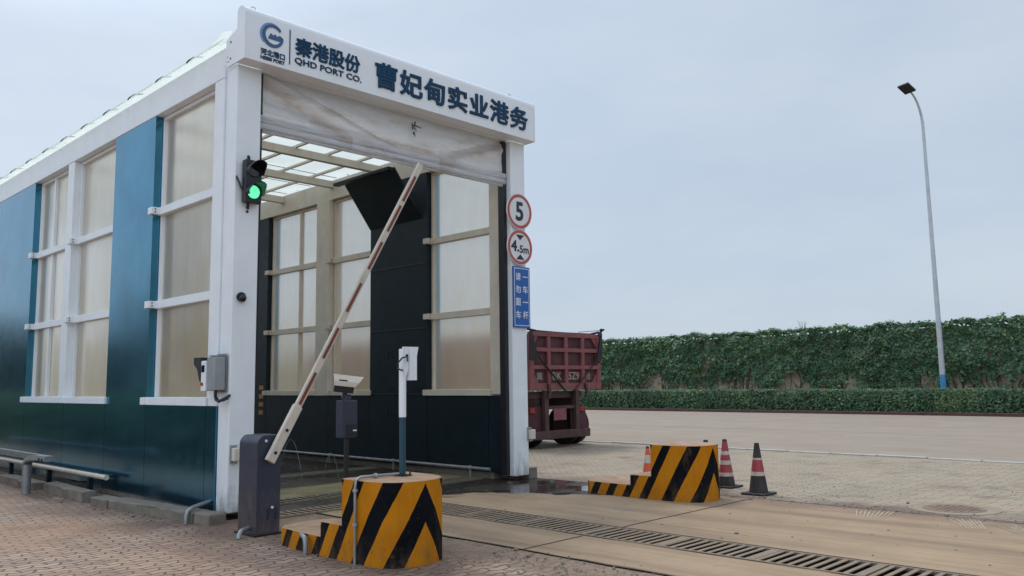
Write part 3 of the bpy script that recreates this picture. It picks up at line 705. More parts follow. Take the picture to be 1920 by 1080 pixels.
# inner cross drains and side pipe
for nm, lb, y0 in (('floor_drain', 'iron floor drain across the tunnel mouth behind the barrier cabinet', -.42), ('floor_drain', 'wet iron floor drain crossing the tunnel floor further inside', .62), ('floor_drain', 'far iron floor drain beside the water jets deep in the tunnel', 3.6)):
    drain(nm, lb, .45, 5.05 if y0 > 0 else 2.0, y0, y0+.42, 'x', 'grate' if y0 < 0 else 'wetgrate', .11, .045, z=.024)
t = thing('wash_pipe', 'thin grey water pipe low along the dark inner tunnel wall', 'pipe', (5.1, 5, .2))
b = MB(); b.cyl((5.08, .5, .175), (5.08, 10.5, .175), .028, n=12); b.build('pipe', 'galv', t, smooth=True)
b = MB()
for y in (1.0, 3.2, 5.4, 7.6, 9.8): b.cyl((5.08, y-.02, .175), (5.08, y+.02, .175), .040, n=12); b.box((5.07, y-.015, .008), (5.09, y+.015, .14))
b.each('clamp', 'grey', t)
def jet(x, y, h, dx, dy, label):
    b = MB(); pts = [(x+dx*k/14, y+dy*k/14, .02+h*4*(k/14)*(1-k/14)*.999) for k in range(15)]
    b.tube(pts, [.0020+.0012*k/14 for k in range(15)], 6)
    m, nt, p = base('water', .02); p.inputs['Transmission Weight'].default_value = .9; p.inputs['IOR'].default_value = 1.33; p.inputs['Base Color'].default_value = (.9, .95, .97, 1)
    tag(b.build('water_jet', m, smooth=True), label, 'water')
jet(2.7, 3.4, .70, .18, -.5, 'taller thin arc of water spraying inside the dark tunnel')
jet(3.5, 3.2, .42, .12, -.3, 'lower thin arc of water spraying beside the taller jet')

# ------------------------------------------------------------------ lightbox sign
SG = thing('fascia_sign', 'long white fascia sign with navy lettering across the tunnel front', 'sign', (2.76, -.2, 5.9))
def arc(cy, cz, r_, a0, a1, n): return [(cy+r_*cos(a0+(a1-a0)*k/n), cz+r_*sin(a0+(a1-a0)*k/n)) for k in range(n+1)]
prof2 = [(-.002, 5.905), (-.002, 6.40), (-.05, 6.56)]+arc(-.13, 6.52, .12, R(60), R(180), 10)+[(-.25, 5.905)]
b = MB(); b.prism(prof2, -.0, 5.53, 'x'); b.build('box', 'sign', SG, smooth=True)
for xa, xb in ((-.022, -.001), (5.531, 5.552)):
    b = MB(); b.prism([(-.253, 5.90), (-.253, 6.52)]+arc(-.13, 6.52, .123, R(180), R(55), 8)+[(-.045, 6.57), (-.045, 6.36), (.25, 6.27), (.26, 5.95), (.20, 5.895)], xa, xb, 'x'); e = b.build('end_plate', 'white', SG)
    h = MB()
    for (yy, zz) in ((.12, 6.22), (.12, 5.99), (.22, 5.97), (.17, 5.96), (.2, 6.03)): h.cyl((xa-.004, yy, zz), (xb+.004, yy, zz), .016 if zz > 5.985 and yy < .15 else .008, n=8)
    h.each('bolt', 'black', e)
b = MB()
for x in (.16, 5.05): b.tube([(x+.03*cos(a), -.12, 6.655+.035*sin(a)) for a in [2*pi*k/12 for k in range(13)]], .006, 6)
b.each('lifting_eye', 'grey', SG)
YS = -.25
text('曹妃甸实业港务', 'lettering', 'letter', SG, 2.06, 6.035, 3.30, .405, YS, .022, .022, sp=1.12)
text('秦港股份', 'lettering', 'letter', SG, .715, 6.145, 1.075, .265, YS, .016, .026)
text('QHD PORT CO.', 'lettering', 'letter', SG, .715, 6.01, 1.10, .105, YS, .012, .016)
text('河北港口', 'lettering', 'letter', SG, .205, 6.015, .36, .088, YS, .010, .022)
text('HEBEI PORT', 'lettering', 'letter', SG, .208, 5.952, .355, .048, YS, .010, .024)
b = MB(); b.box((.632, YS-.008, 5.985), (.645, YS+.002, 6.475)); b.build('divider', 'letter', SG)
# emblem: two crescents, an open ring and a crenellated bar
def crescent(c, R0, c2, R1, a0, a1, n=26):
    o_ = [(c[0]+R0*cos(a0+(a1-a0)*k/n), c[1]+R0*sin(a0+(a1-a0)*k/n)) for k in range(n+1)]
    i_ = [(c2[0]+R1*cos(a1+(a0-a1)*k/n), c2[1]+R1*sin(a1+(a0-a1)*k/n)) for k in range(n+1)]
    return o_+i_
def plate(name, poly, mat, y):
    b = MB(); b.prism(poly, y-.008, YS+.002, 'y'); return b.build(name, mat, SG)
cx, cz = .375, 6.305
plate('emblem_crescent', crescent((cx-.01, cz+.005), .172, (cx+.025, cz-.005), .158, R(52), R(222)), 'logo_light', YS-.001)
plate('emblem_ring', crescent((cx+.005, cz), .158, (cx+.012, cz+.006), .118, R(38), R(360)), 'logo_mid', YS-.004)
wall = [(cx-.065, cz-.045), (cx-.03, cz+.03), (cx-.005, cz+.03), (cx-.002, cz+.012), (cx+.02, cz+.012), (cx+.025, cz+.03), (cx+.055, cz+.03), (cx+.058, cz+.012), (cx+.085, cz+.012), (cx+.09, cz+.03), (cx+.12, cz+.03), (cx+.162, cz+.0), (cx+.155, cz-.045)]
plate('emblem_rampart', wall, 'logo_mid', YS-.002)

# ------------------------------------------------------------------ things on the posts
# traffic light
t = thing('traffic_light', 'black two lamp traffic light showing green on the white post', 'traffic light', (.22, -.08, 4.06))
b = MB(); b.box((.10, -.13, 4.03), (.335, -.03, 4.60), .012); b.build('housing', 'black', t)
b = MB()
for z in (4.67, 4.64, 3.985, 3.93): b.cyl((.2, -.012, z), (.2, .0, z), .018, n=10)
b.box((.19, -.03, 3.96), (.215, -.005, 4.66)); b.each('bracket', 'black', t)
for z, mt in ((4.455, 'lens'), (4.175, 'green')):
    b = MB(); b.cyl((.218, -.131, z), (.218, -.145, z), .088, .078, n=28); l_ = b.build('lamp', mt, t, smooth=True)
    b = MB(); n = 22; A = [R(-28)+R(236)*k/n for k in range(n+1)]
    fr_, bk_, fi, bi = [], [], [], []
    for a in A:
        ext = .20*max(.25, min(1, .45+.75*max(0, sin(a))))
        for lst, rr, yy in ((bk_, .112, -.128), (fr_, .112, -.128-ext), (bi, .104, -.128), (fi, .104, -.128-ext)):
            lst.append(b.b.verts.new((.218+rr*cos(a), yy, z+rr*sin(a))))
    for k in range(n):
        b.b.faces.new((bk_[k], bk_[k+1], fr_[k+1], fr_[k])); b.b.faces.new((bi[k+1], bi[k], fi[k], fi[k+1])); b.b.faces.new((fr_[k], fr_[k+1], fi[k+1], fi[k]))
    b.build('visor', 'black', t, smooth=True)
b = MB(); b.tube([(.04, -.004, 4.38), (.03, -.03, 4.36), (.055, -.045, 4.30), (.085, -.05, 4.22), (.10, -.06, 4.2)], .012, 8); b.build('cable', 'black', t, smooth=True)
# dome camera
t = thing('dome_camera', 'small black dome camera stuck on the white front post', 'camera', (.14, 0, 2.8))
b = MB(); b.cyl((.14, -.002, 2.80), (.14, -.03, 2.80), .062, n=20); b.build('mount', 'black', t, smooth=True)
b = MB(); b.sphere((.14, -.045, 2.782), .052, (1, 1.1, 1)); b.build('dome', 'lens', t, smooth=True)
# junction boxes
def jbox(x, z, label, side=1):
    t = thing('junction_box', label, 'junction box', (x, -.05, z))
    b = MB(); b.box((x-.05, -.105, z-.075), (x+.05, -.022, z+.085), .01); b.build('box', 'cream', t)
    b = MB(); b.box((x-.06, -.021, z-.10), (x-.035, -.001, z+.12)); b.box((x-.06, -.03, z+.105), (x+.03, -.001, z+.12)); b.box((x-.03, -.055, z-.11), (x+.02, -.005, z-.077)); b.each('bracket', 'grey', t)
jbox(.10, .80, 'small cream junction box low on the white post beside the barrier cabinet')
jbox(5.55, .76, 'small cream junction box low on the post below the blue notice')
b = MB(); b.box((5.53, -.02, .0), (5.72, .26, .20), .015); tag(b.build('concrete_block', 'stone'), 'small concrete block at the foot of the post with the round signs', 'block')
# intercom cabinet on the left face
t = thing('control_box', 'grey metal control box with black hood beside the traffic light post', 'control box', (-.1, .25, 1.8))
b = MB(); b.box((-.16, .06, 1.61), (-.012, .27, 2.03), .008); b.build('cabinet', 'grey', t)
b = MB(); b.box((-.17, .09, 2.035), (-.006, .20, 2.05)); b.box((-.010, .04, 1.58), (-.004, .30, 2.07)); b.each('mount', 'galv', t)
b = MB(); b.box((-.175, .275, 1.60), (-.02, .40, 1.985), .008); b.build('reader', 'white', t)
b = MB(); b.prism([(.40, 2.03), (.60, 2.03), (.60, 1.95), (.50, 1.88), (.43, 1.72), (.40, 1.72)], -.18, -.02, 'x'); b.build('hood', 'black', t)
b = MB(); b.box((-.180, .30, 1.84), (-.1765, .38, 1.93), .002); b.build('screen', 'lens', t)
b = MB(); b.cyl((-.17, .35, 1.69), (-.195, .35, 1.69), .022, n=12); b.build('button', 'redlens', t)
b = MB(); b.tube([(-.09, .16, 1.62), (-.09, .16, 1.54), (-.10, .12, 1.49), (-.10, .04, 1.47), (-.06, -.02, 1.50), (-.01, -.02, 1.53), (.02, .0, 1.54)], .020, 8); b.tube([(-.06, .2, 1.62), (-.08, .17, 1.53), (-.08, .1, 1.48), (-.05, .02, 1.48), (0, -.012, 1.51)], .014, 8); b.each('cable', 'black', t, smooth=True)

# round signs
def disc(t, x, z, rad):
    b = MB(); b.cyl((x, -.030, z), (x, -.050, z), rad, n=48); b.build('disc', 'signwhite', t, smooth=True)
    b = MB(); n = 56; ro, ri = rad*.965, rad*.80
    for k in range(n):
        a0, a1 = 2*pi*k/n, 2*pi*(k+1)/n; p = [(ro*cos(a0), ro*sin(a0)), (ro*cos(a1), ro*sin(a1)), (ri*cos(a1), ri*sin(a1)), (ri*cos(a0), ri*sin(a0))]
        b.quad(*[(x+q[0], -.053, z+q[1]) for q in p])
    b.build('red_ring', 'signred', t)
    b = MB(); b.box((x-.03, -.030, z-.12), (x+.03, -.001, z+.12)); b.build('clamp', 'grey', t)
RS = .315
t = thing('speed_limit_sign', 'round red rimmed speed limit sign reading 5 above the other signs', 'sign', (5.33, -.04, 4.64)); disc(t, 5.335, 4.645, RS)
text('5', 'numeral', 'black', t, 5.335-.098, 4.645-.17, .19, .34, -.052, .004, .026)
t = thing('height_limit_sign', 'round red rimmed height limit sign reading 4.5m above the blue notice', 'sign', (5.33, -.04, 4.01)); disc(t, 5.335, 4.008, RS)
text('4.', 'numeral', 'black', t, 5.335-.225, 4.008-.085, .20, .20, -.052, .004, .022)
text('5m', 'numeral', 'black', t, 5.335-.01, 4.008-.10, .225, .135, -.052, .004, .018)
b = MB(); b.prism([(5.335-.10, 4.225), (5.335+.10, 4.225), (5.335, 4.135)], -.056, -.050, 'y'); b.prism([(5.335-.10, 3.79), (5.335, 3.88), (5.335+.10, 3.79)], -.056, -.050, 'y'); b.each('arrow', 'black', t)
t = thing('notice_sign', 'tall blue notice with white lettering under the round signs', 'sign', (5.36, -.04, 3.1))
b = MB(); b.box((5.155, -.045, 2.60), (5.575, -.022, 3.665), .004); b.build('plate', 'signblue', t)
b = MB()
for a, c in (((5.18, 2.63), (5.55, 2.642)), ((5.18, 3.625), (5.55, 3.637)), ((5.18, 2.642), (5.19, 3.625)), ((5.54, 2.642), (5.55, 3.625))): b.box((a[0], -.048, a[1]), (c[0], -.044, c[1]))
b.build('border', 'signwhite', t)
for i, ch in enumerate('请勿跟车'): text(ch, 'lettering', 'signwhite', t, 5.215, 3.42-.222*i, .125, .135, -.045, .004, .012)
for i, ch in enumerate('一车一杆'):
    if ch == '一': text(ch, 'lettering', 'signwhite', t, 5.39, 3.48-.222*i, .135, .016, -.045, .004, .01)
    else: text(ch, 'lettering', 'signwhite', t, 5.39, 3.42-.222*i, .13, .135, -.045, .004, .012)

# ------------------------------------------------------------------ barrier
t = thing('boom_barrier', 'dark slate barrier cabinet with its long white boom arm raised', 'barrier', (-.17, -1.1, 0))
pr = [(-.31, 0), (-.31, .98)]+[(-.21+.10*cos(a), 1.0+.10*sin(a)) for a in [R(180-90*k/8) for k in range(9)]]+[(-.02, 1.10), (-.02, 0)]
b = MB(); b.prism(pr, -1.33, -.92, 'y'); b.build('cabinet', 'slate', t, smooth=True)
b = MB(); b.box((-.34, -1.36, 0), (.01, -.89, .025), .004); b.build('base', 'black', t)
b = MB()
for (x, z) in ((-.21, 1.04), (-.12, .30)): b.cyl((x, -1.331, z), (x, -1.342, z), .015, n=14)
b.each('lock', 'signwhite', t, smooth=True)
b = MB()
for x in (-.17, -.075):
    for k in range(6): b.box((x-.014, -1.333, .17+.022*k), (x+.014, -1.3305, .178+.022*k))
for k in range(6): b.box((-.313, -1.19, .17+.022*k), (-.3105, -1.16, .178+.022*k))
b.build('vent', 'black', t)
ang = math.atan2(4.59-.83, 1.97+.19); LB = 4.36
def boom(x0, x1, w_, d, bev=.01, y=-1.40):
    b = MB(); b.box((x0, y-d/2, -w_/2), (x1, y+d/2, w_/2), bev); b.rot(-ang, 'Y', (0, 0, 0)); bmesh.ops.translate(b.b, verts=b.b.verts, vec=(-.19, 0, .83)); return b
arm = boom(-.02, .68, .115, .06).build('arm_socket', 'boomwhite', t)
b = boom(.60, LB, .092, .042, .012); b.build('boom_arm', 'boomwhite', t)
b = MB()
for s0 in (.70, 1.32, 1.98, 2.62, 3.22, 3.72): 
    q = MB(); q.box((s0, -1.428, -.018), (s0+.42, -1.4225, .018)); q.rot(-ang, 'Y', (0, 0, 0)); bmesh.ops.translate(q.b, verts=q.b.verts, vec=(-.19, 0, .83)); q.build('red_stripe', 'red_tape', t)
b = MB()
for s0 in (.09, .37): 
    b.cyl((s0, -1.44, 0), (s0, -1.425, 0), .018, n=10)
b.rot(-ang, 'Y', (0, 0, 0)); bmesh.ops.translate(b.b, verts=b.b.verts, vec=(-.19, 0, .83)); b.each('bolt', 'black', t)
b = MB(); b.cyl((-.10, -1.375, .99), (-.10, -1.32, .99), .05, n=16); b.build('hub', 'black', t)

# plate reading camera
t = thing('plate_camera', 'white bullet camera on a dark box and pole behind the striped island', 'camera', (.75, -1.5, 0))
b = MB(); b.box((.73, -1.522, .0), (.775, -1.477, 1.06), .004); b.build('pole', 'black', t)
b = MB(); b.box((.645, -1.57, 1.03), (.86, -1.43, 1.47), .010); b.box((.71, -1.545, 1.46), (.79, -1.455, 1.54), .01); b.build('light_box', 'slate', t)
b = MB(); b.box((.70, -1.580, 1.05), (.856, -1.571, 1.19), .004); b.build('lamp_panel', 'black', t)
b = MB(); b.box((.79, -1.584, 1.105), (.84, -1.5805, 1.122)); b.build('badge', 'signwhite', t)
def camera_head(t, x, y, z, yaw, pitch):
    rot = Matrix.Translation((x, y, z)) @ Matrix.Rotation(yaw, 4, 'Z') @ Matrix.Rotation(pitch, 4, 'Y') @ Matrix.Diagonal((1, 1, 1.25, 1))
    b = MB(); sec = [(-.088, -.025), (-.092, .02), (-.06, .082), (.06, .082), (.092, .02), (.088, -.025), (.080, -.025), (.084, .015), (.055, .074), (-.055, .074), (-.084, .015), (-.080, -.025)]
    b.prism(sec, -.165, .15, 'x')
    for v_ in b.b.verts:
        if v_.co.x > 0 : v_.co.x += .9*(v_.co.z-.03)
        else: v_.co.x += .35*max(0, .06-v_.co.z)*.4
    bmesh.ops.transform(b.b, matrix=rot, verts=b.b.verts); b.build('sun_shield', 'boomwhite', t)
    b = MB(); b.prism([(-.066, -.085), (-.076, -.02), (-.050, .058), (.050, .058), (.076, -.02), (.066, -.085)], -.145, .09, 'x'); bmesh.ops.transform(b.b, matrix=rot, verts=b.b.verts); b.build('body', 'black', t)
    b = MB(); b.cyl((.09, 0, -.015), (.098, 0, -.015), .045, n=18); bmesh.ops.transform(b.b, matrix=rot, verts=b.b.verts); b.build('lens', 'lens', t)
    b = MB(); b.box((-.03, -.025, -.14), (.03, .025, -.086)); bmesh.ops.transform(b.b, matrix=rot, verts=b.b.verts); b.build('bracket', 'black', t)
    b = MB(); b.box((-.10, -.091, .022), (.0, -.0885, .036)); bmesh.ops.transform(b.b, matrix=rot, verts=b.b.verts); b.build('badge', 'black', t)
camera_head(t, .74, -1.5, 1.665, R(-26), R(7))

# ------------------------------------------------------------------ striped islands
def island(name, label, ox, oy):
    t = bpy.data.objects.new
    left = [(-.37, -.02), (-.395, -.35), (-.40, -.80), (-.40, -1.16), (-.40, -1.40), (-.39, -1.56), (-.35, -1.73), (-.27, -1.84), (-.14, -1.90), (0, -1.92), (.14, -1.90), (.27, -1.84), (.34, -1.73), (.375, -1.56), (.38, -1.40), (.38, -1.16), (.38, -.80), (.375, -.35), (.35, -.02), (.27, .07), (.10, .12), (-.12, .12), (-.29, .07)]
    d = [0]
    for i in range(1, len(left)): d.append(d[-1]+math.dist(left[i-1], left[i]))
    ap = d[9]
    b = bmesh.new(); lay = b.loops.layers.float.new('perim') if False else None
    vl = b.verts.layers.float.new('perim')
    def add(pts, z0, z1):
        lo, hi = [], []
        for (x, y, s) in pts:
            a = b.verts.new((x, y, z0)); a[vl] = s; lo.append(a); c = b.verts.new((x, y, z1)); c[vl] = s; hi.append(c)
        n = len(pts)
        for i in range(n): b.faces.new((lo[i], lo[(i+1) % n], hi[(i+1) % n], hi[i]))
        b.faces.new(hi)
    P3 = [(x, y, s-ap) for (x, y), s in zip(left, d)]
    def dens(pts):
        o_ = []
        for i in range(len(pts)-1):
            a, c = pts[i], pts[i+1]; n = max(1, int(math.dist(a[:2], c[:2])/.05))
            for k in range(n): o_.append(tuple(a[j]+(c[j]-a[j])*k/n for j in range(3)))
        o_.append(pts[-1]); return o_
    low = P3[0:3]; mid = P3[2:4]; tall = P3[3:16]; midr = P3[15:17]; lowr = P3[16:]
    add(dens(low)+dens(lowr), 0, .185)
    add(dens(mid)+dens(midr), 0, .33)
    add(dens(tall), 0, .765)
    bmesh.ops.recalc_face_normals(b, faces=b.faces)
    tops = [e for e in b.edges if len(e.link_faces) == 2 and abs(e.verts[0].co.z-e.verts[1].co.z) < 1e-5 and e.verts[0].co.z > .1]
    bmesh.ops.bevel(b, geom=tops, offset=.006, segments=1, affect='EDGES')
    me = bpy.data.meshes.new(name); b.to_mesh(me); b.free(); me.materials.append(M['island'])
    o = bpy.data.objects.new(name, me); COL.objects.link(o); o.location = (ox, oy, 0)
    tag(o, label, 'traffic island', 'striped stepped islands flanking the lane'); return o
island('stepped_island', 'nearer yellow and black striped stepped concrete island with a pole on top', 0, -1.95)
island('stepped_island', 'farther yellow and black striped stepped island beside the traffic cones', 5.16, -1.90)
# conduit on island
t = thing('conduit', 'grey metal conduit bent over the side of the nearer striped island', 'pipe', (-.42, -3.5, 0))
b = MB(); b.tube([(-.425, -3.36, .0), (-.425, -3.36, .70), (-.415, -3.36, .765), (-.37, -3.36, .79), (-.2, -3.375, .79), (.05, -3.395, .787)], .014, 10); b.build('pipe', 'galv', t, smooth=True)
b = MB()
for z in (.35, .66): b.cyl((-.425, -3.36, z), (-.425, -3.36, z+.025), .025, n=10)
b.cyl((-.22, -3.373, .79), (-.19, -3.375, .79), .024, n=10); b.each('coupling', 'grey', t)
def elbow(pts, label, rad=.025):
    b = MB(); b.tube(pts, rad, 10); return tag(b.build('conduit_elbow', 'galv', smooth=True), label, 'pipe')
elbow([(-.46, -2.58, 0), (-.46, -2.58, .10), (-.455, -2.56, .15), (-.44, -2.50, .165), (-.41, -2.42, .165)], 'short bent grey conduit against the low step of the near island')
elbow([(-.50, -1.30, 0), (-.49, -1.29, .04), (-.45, -1.26, .075), (-.38, -1.22, .08), (-.32, -1.19, .08)], 'short bent grey conduit entering the foot of the barrier cabinet')
elbow([(-.42, .16, .0), (-.42, .16, .10), (-.40, .17, .15), (-.34, .20, .175), (-.2, .28, .19), (0, .4, .2)], 'bent grey conduit over the kerb stone near the control box')
# reader pole on island
t = thing('reader_pole', 'white and teal pole carrying a white card reader on the near island', 'pole', (.10, -3.40, .765))
b = MB(); b.cyl((.10, -3.40, .768), (.10, -3.40, 1.33), .032, n=18); b.build('lower_pole', 'pole_teal', t, smooth=True)
b = MB(); b.cyl((.10, -3.40, 1.331), (.10, -3.40, 2.0), .036, n=18); b.build('upper_pole', 'white', t, smooth=True)
b = MB(); b.box((0.035, -3.475, .766), (.165, -3.325, .776)); b.build('base_plate', 'black', t); b = MB()
for dx in (-.05, .05):
    for dy in (-.055, .055): b.cyl((.10+dx, -3.40+dy, .776), (.10+dx, -3.40+dy, .80), .009, n=8)
b.each('bolt', 'black', t)
b = MB(); b.prism([(.065, 1.83), (.065, 2.02), (.135, 2.02), (.135, 1.80), (.10, 1.72)], -3.45, -3.437, 'y'); b.build('mount', 'white', t)
b = MB(); b.prism([(.14, 2.02), (.245, 2.02), (.225, 1.93), (.225, 1.69), (.14, 1.69)], -3.47, -3.36, 'y'); b.build('reader', 'white', t)
b = MB(); b.box((.10, -3.454, 1.925), (.128, -3.449, 1.945)); b.build('slot', 'lens', t)
b = MB(); b.tube([(.115, -3.46, 1.88), (.08, -3.50, 1.92), (.02, -3.50, 1.91), (-.02, -3.48, 1.86), (-.01, -3.45, 1.81), (.05, -3.44, 1.79), (.075, -3.43, 1.79)], .008, 8); b.build('cable', 'black', t, smooth=True)

# ------------------------------------------------------------------ left foreground: kerb, rail, pipe
def kerb(p, q, h, wd, label):
    p = Vector((*p, 0)); q = Vector((*q, 0)); d = q-p; l = d.length; a = math.atan2(d.y, d.x)
    b = MB(); b.box((0, -wd, -.02), (l, 0, h), .022, 2)
    bmesh.ops.subdivide_edges(b.b, edges=[e for e in b.b.edges if e.calc_length() > .5], cuts=8)
    for v in b.b.verts: v.co += Vector((random.uniform(-.006, .006), random.uniform(-.009, .009), random.uniform(-.008, .008)))
    bmesh.ops.rotate(b.b, verts=b.b.verts, cent=(0, 0, 0), matrix=Matrix.Rotation(a, 3, 'Z')); bmesh.ops.translate(b.b, verts=b.b.verts, vec=p)
    return tag(b.build('kerb_stone', 'stone'), label, 'kerb stone', 'kerb stones along the teal wall')
kerb((-.30, -.20), (-.36, .10), .13, .25, 'short broken kerb stone end at the foot of the traffic light post')
kerb((-.37, .14), (-.58, 2.25), .13, .25, 'long weathered kerb stone below the wide blue panel')
kerb((-.585, 2.28), (-.62, 2.80), .125, .25, 'short kerb stone beside the gap under the white pipe end')
kerb((-.60, 3.22), (-.56, 5.1), .15, .22, 'mossy kerb stone between the gap and the guard rail post')
kerb((-.62, 5.45), (-.62, 7.4), .13, .22, 'kerb stone beyond the guard rail post farthest from the traffic light')
t = thing('guard_rail', 'worn galvanised guard rail with bent end post beside the teal wall', 'guard rail', (-.80, 5.1, 0))
b = MB(); b.cyl((-.80, 5.10, 0), (-.80, 5.10, .46), .068, .066, n=20); b.build('post', 'galv', t, smooth=True)
b = MB(); sec = []
path = [(5.16, .44), (5.10, .50), (4.95, .555), (4.75, .585), (4.45, .60), (4.05, .605)]
for (y, z) in path: sec.append([b.b.verts.new((-.80+dx, y, z+dz)) for dx, dz in ((-.075, -.03), (-.06, .035), (.06, .035), (.075, -.03), (.06, -.045), (-.06, -.045))])
for i in range(len(sec)-1):
    for k in range(6): b.b.faces.new((sec[i][k], sec[i][(k+1) % 6], sec[i+1][(k+1) % 6], sec[i+1][k]))
b.b.faces.new(sec[0]); b.b.faces.new(sec[-1][::-1]); bmesh.ops.recalc_face_normals(b.b, faces=b.b.faces); eo = b.build('end_bend', 'galv', t)
b = MB()
for y in (4.14, 4.28): b.cyl((-.885, y, .585), (-.84, y, .585), .022, n=12)
b.each('bolt_hole', 'black', eo)
b = MB(); b.box((-.665, 4.6, .505), (-.615, 11.5, .61), .008); b.build('rail', 'galv', t)
for y in (9.4,):
    b = MB(); b.cyl((-.66, y, 0), (-.66, y, .55), .05, n=14); b.build('post', 'galv', t, smooth=True)
t = thing('side_pipe', 'white capped water pipe on dark brackets along the teal wall', 'pipe', (-.2, 6, 0))
b = MB(); b.cyl((-.19, 3.45, .31), (-.19, 11.5, .29), .038, n=14); b.cyl((-.19, 3.40, .31), (-.19, 3.46, .31), .040, n=14); b.cyl((-.19, 3.80, .31), (-.19, 3.86, .31), .040, n=14); b.build('pipe', 'boomwhite', t, smooth=True)
b = MB()
for y in (4.05, 6.0, 8.2):
    b.box((-.23, y-.03, .0), (-.16, y+.03, .272)); b.box((-.24, y-.06, .25), (0, y+.06, .274))
b.each('bracket', 'navy', t)
b = MB(); b.box((-.16, 4.6, .17), (-.012, 6.6, .27), .004); b.build('trough', 'galv', t)

# ------------------------------------------------------------------ cones
def cone(x, y, bands, label, h=.70, lean=(0, 0), base_r=.19):
    t = thing('traffic_cone', label, 'traffic cone', (x, y, .006), 'traffic cones behind the far island')
    b = MB(); b.box((x-base_r, y-base_r, .006), (x+base_r, y+base_r, .035), .012); b.build('base', 'conebase', t)
    def rr(z): return (.135+(.032-.135)*(z/h))*(h/.7)**.8
    for z0, z1, mt in bands:
        z0, z1 = z0*h, z1*h; e = .002 if mt == 'conewhite' else 0
        b = MB(); b.lathe([(rr(z0)+e, z0+.035), (rr(z1)+e, z1+.035)], 28, (x, y, .0)); bmesh.ops.translate(b.b, verts=b.b.verts, vec=(0, 0, 0)); b.build('sleeve_band', mt, t, smooth=True)
    return t
cone(7.05, -1.40, [(0, .25, 'coneorange'), (.25, .42, 'coneorange'), (.42, .70, 'conewhite'), (.70, .93, 'coneorange'), (.93, 1, 'black')], 'bright orange and white traffic cone half hidden behind the far island', h=.49, base_r=.14)
cone(6.63, -3.15, [(0, .20, 'conebase'), (.20, .28, 'conewhite'), (.28, .45, 'conered'), (.45, .54, 'conewhite'), (.54, .66, 'conered'), (.66, .74, 'conewhite'), (.74, .95, 'conered'), (.95, 1, 'black')], 'red traffic cone with torn white bands beside the far island')
cone(6.34, -2.99, [(0, .20, 'conebase'), (.20, .9, 'conered'), (.9, 1, 'black')], 'dull red traffic cone mostly hidden behind the far island, next to the torn banded cone')
cone(5.80, -3.16, [(0, .20, 'conebase'), (.20, .9, 'conered'), (.9, 1, 'black')], 'dull red traffic cone hidden close against the far island with only its dark tip showing')
cone(6.18, -3.93, [(0, .34, 'conebase'), (.34, .42, 'conewhite'), (.42, .66, 'conered'), (.66, .70, 'conewhite'), (.70, 1, 'conebase')], 'dark traffic cone with one red band standing apart from the others')

# ------------------------------------------------------------------ dump truck
TX0, TX1, TY = 9.88, 12.68, 4.0
t = thing('dump_truck', 'dusty maroon dump truck seen from behind on the paved apron', 'truck', (11.28, 6.5, 0))
b = MB(); b.box((TX0+.02, TY+.17, 1.50), (TX1-.02, TY+6.6, 2.86), .02)
for k in range(8): b.box((TX0-.06, TY+.5+k*.8, 1.5), (TX0+.02, TY+.62+k*.8, 2.82)); b.box((TX1-.02, TY+.5+k*.8, 1.5), (TX1+.06, TY+.62+k*.8, 2.82))
b.build('load_body', 'truckred', t)
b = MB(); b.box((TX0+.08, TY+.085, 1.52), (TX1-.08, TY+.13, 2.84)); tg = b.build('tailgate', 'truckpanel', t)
b = MB(); xs = [TX0, TX0+.70, TX0+1.365, TX0+2.03, TX1-.10]
zs = [1.46, 1.98, 2.42, 2.80]
for z, hh in zip(zs, (.17, .10, .10, .11)): b.box((TX0, TY, z), (TX1, TY+.082, z+hh), .008)
for x, wd in zip((TX0, TX0+.66, TX0+1.33, TX0+2.0, TX1-.15), (.15, .12, .12, .12, .15)):
    for i in range(3): b.box((x, TY+.002, zs[i]+(.171, .101, .101)[i]), (x+wd, TY+.080, zs[i+1]-.001), .005)
for sx, x0 in ((1, TX0+.15), (-1, TX1-.15)):
    for z0, sz in ((2.80, -1), (1.63, 1)):
        b.prism([(x0, z0), (x0+sx*.2, z0), (x0, z0+sz*.25)], TY+.03, TY+.079, 'y')
b.build('rib', 'truckred', tg)
text('冀', 'lettering', 'plate_text', tg, TX0+.33, 1.71, .21, .19, TY+.084, .004, .012)
text('BK', 'lettering', 'plate_text', tg, TX0+.92, 1.71, .36, .20, TY+.084, .004, .022)
text('5Z9', 'lettering', 'plate_text', tg, TX0+1.55, 1.71, .43, .205, TY+.084, .004, .022)
text('挂', 'lettering', 'plate_text', tg, TX0+2.26, 1.71, .18, .19, TY+.084, .004, .012)
b = MB(); b.tube([(TX0+.02, TY+.1, 2.98), (TX0+.45, TY+.15, 2.93), (TX0+1.4, TY+.15, 2.915), (TX1-.3, TY+.12, 2.915), (TX1+.02, TY+.06, 2.98)], [.03, .035, .03, .03, .03], 8)
b.prism([(TX0-.02, 2.95), (TX0+.04, 2.93), (TX0+.27, 2.26), (TX0+.18, 2.22), (TX0-.06, 2.20)], TY-.05, TY-.02, 'y')
b.prism([(TX1+.03, 2.95), (TX1-.02, 2.92), (TX1-.22, 2.22), (TX1-.12, 2.14), (TX1+.0, 2.25)], TY-.05, TY-.02, 'y'); b.each('tarp', 'tarp', t)
b = MB()
b.tube([(TX0+.3, TY-.03, 2.28), (TX0+1.30, TY-.03, 1.42)], .022, 6); b.tube([(TX1-.2, TY-.03, 2.22), (TX0+1.62, TY-.03, 1.42)], .014, 6)
b.tube([(TX1-.1, TY-.02, 2.9), (TX1+.06, TY-.04, 3.04), (TX1+.14, TY-.02, 3.05)], .03, 6); b.sphere((TX1+.02, TY-.03, 3.03), .05)
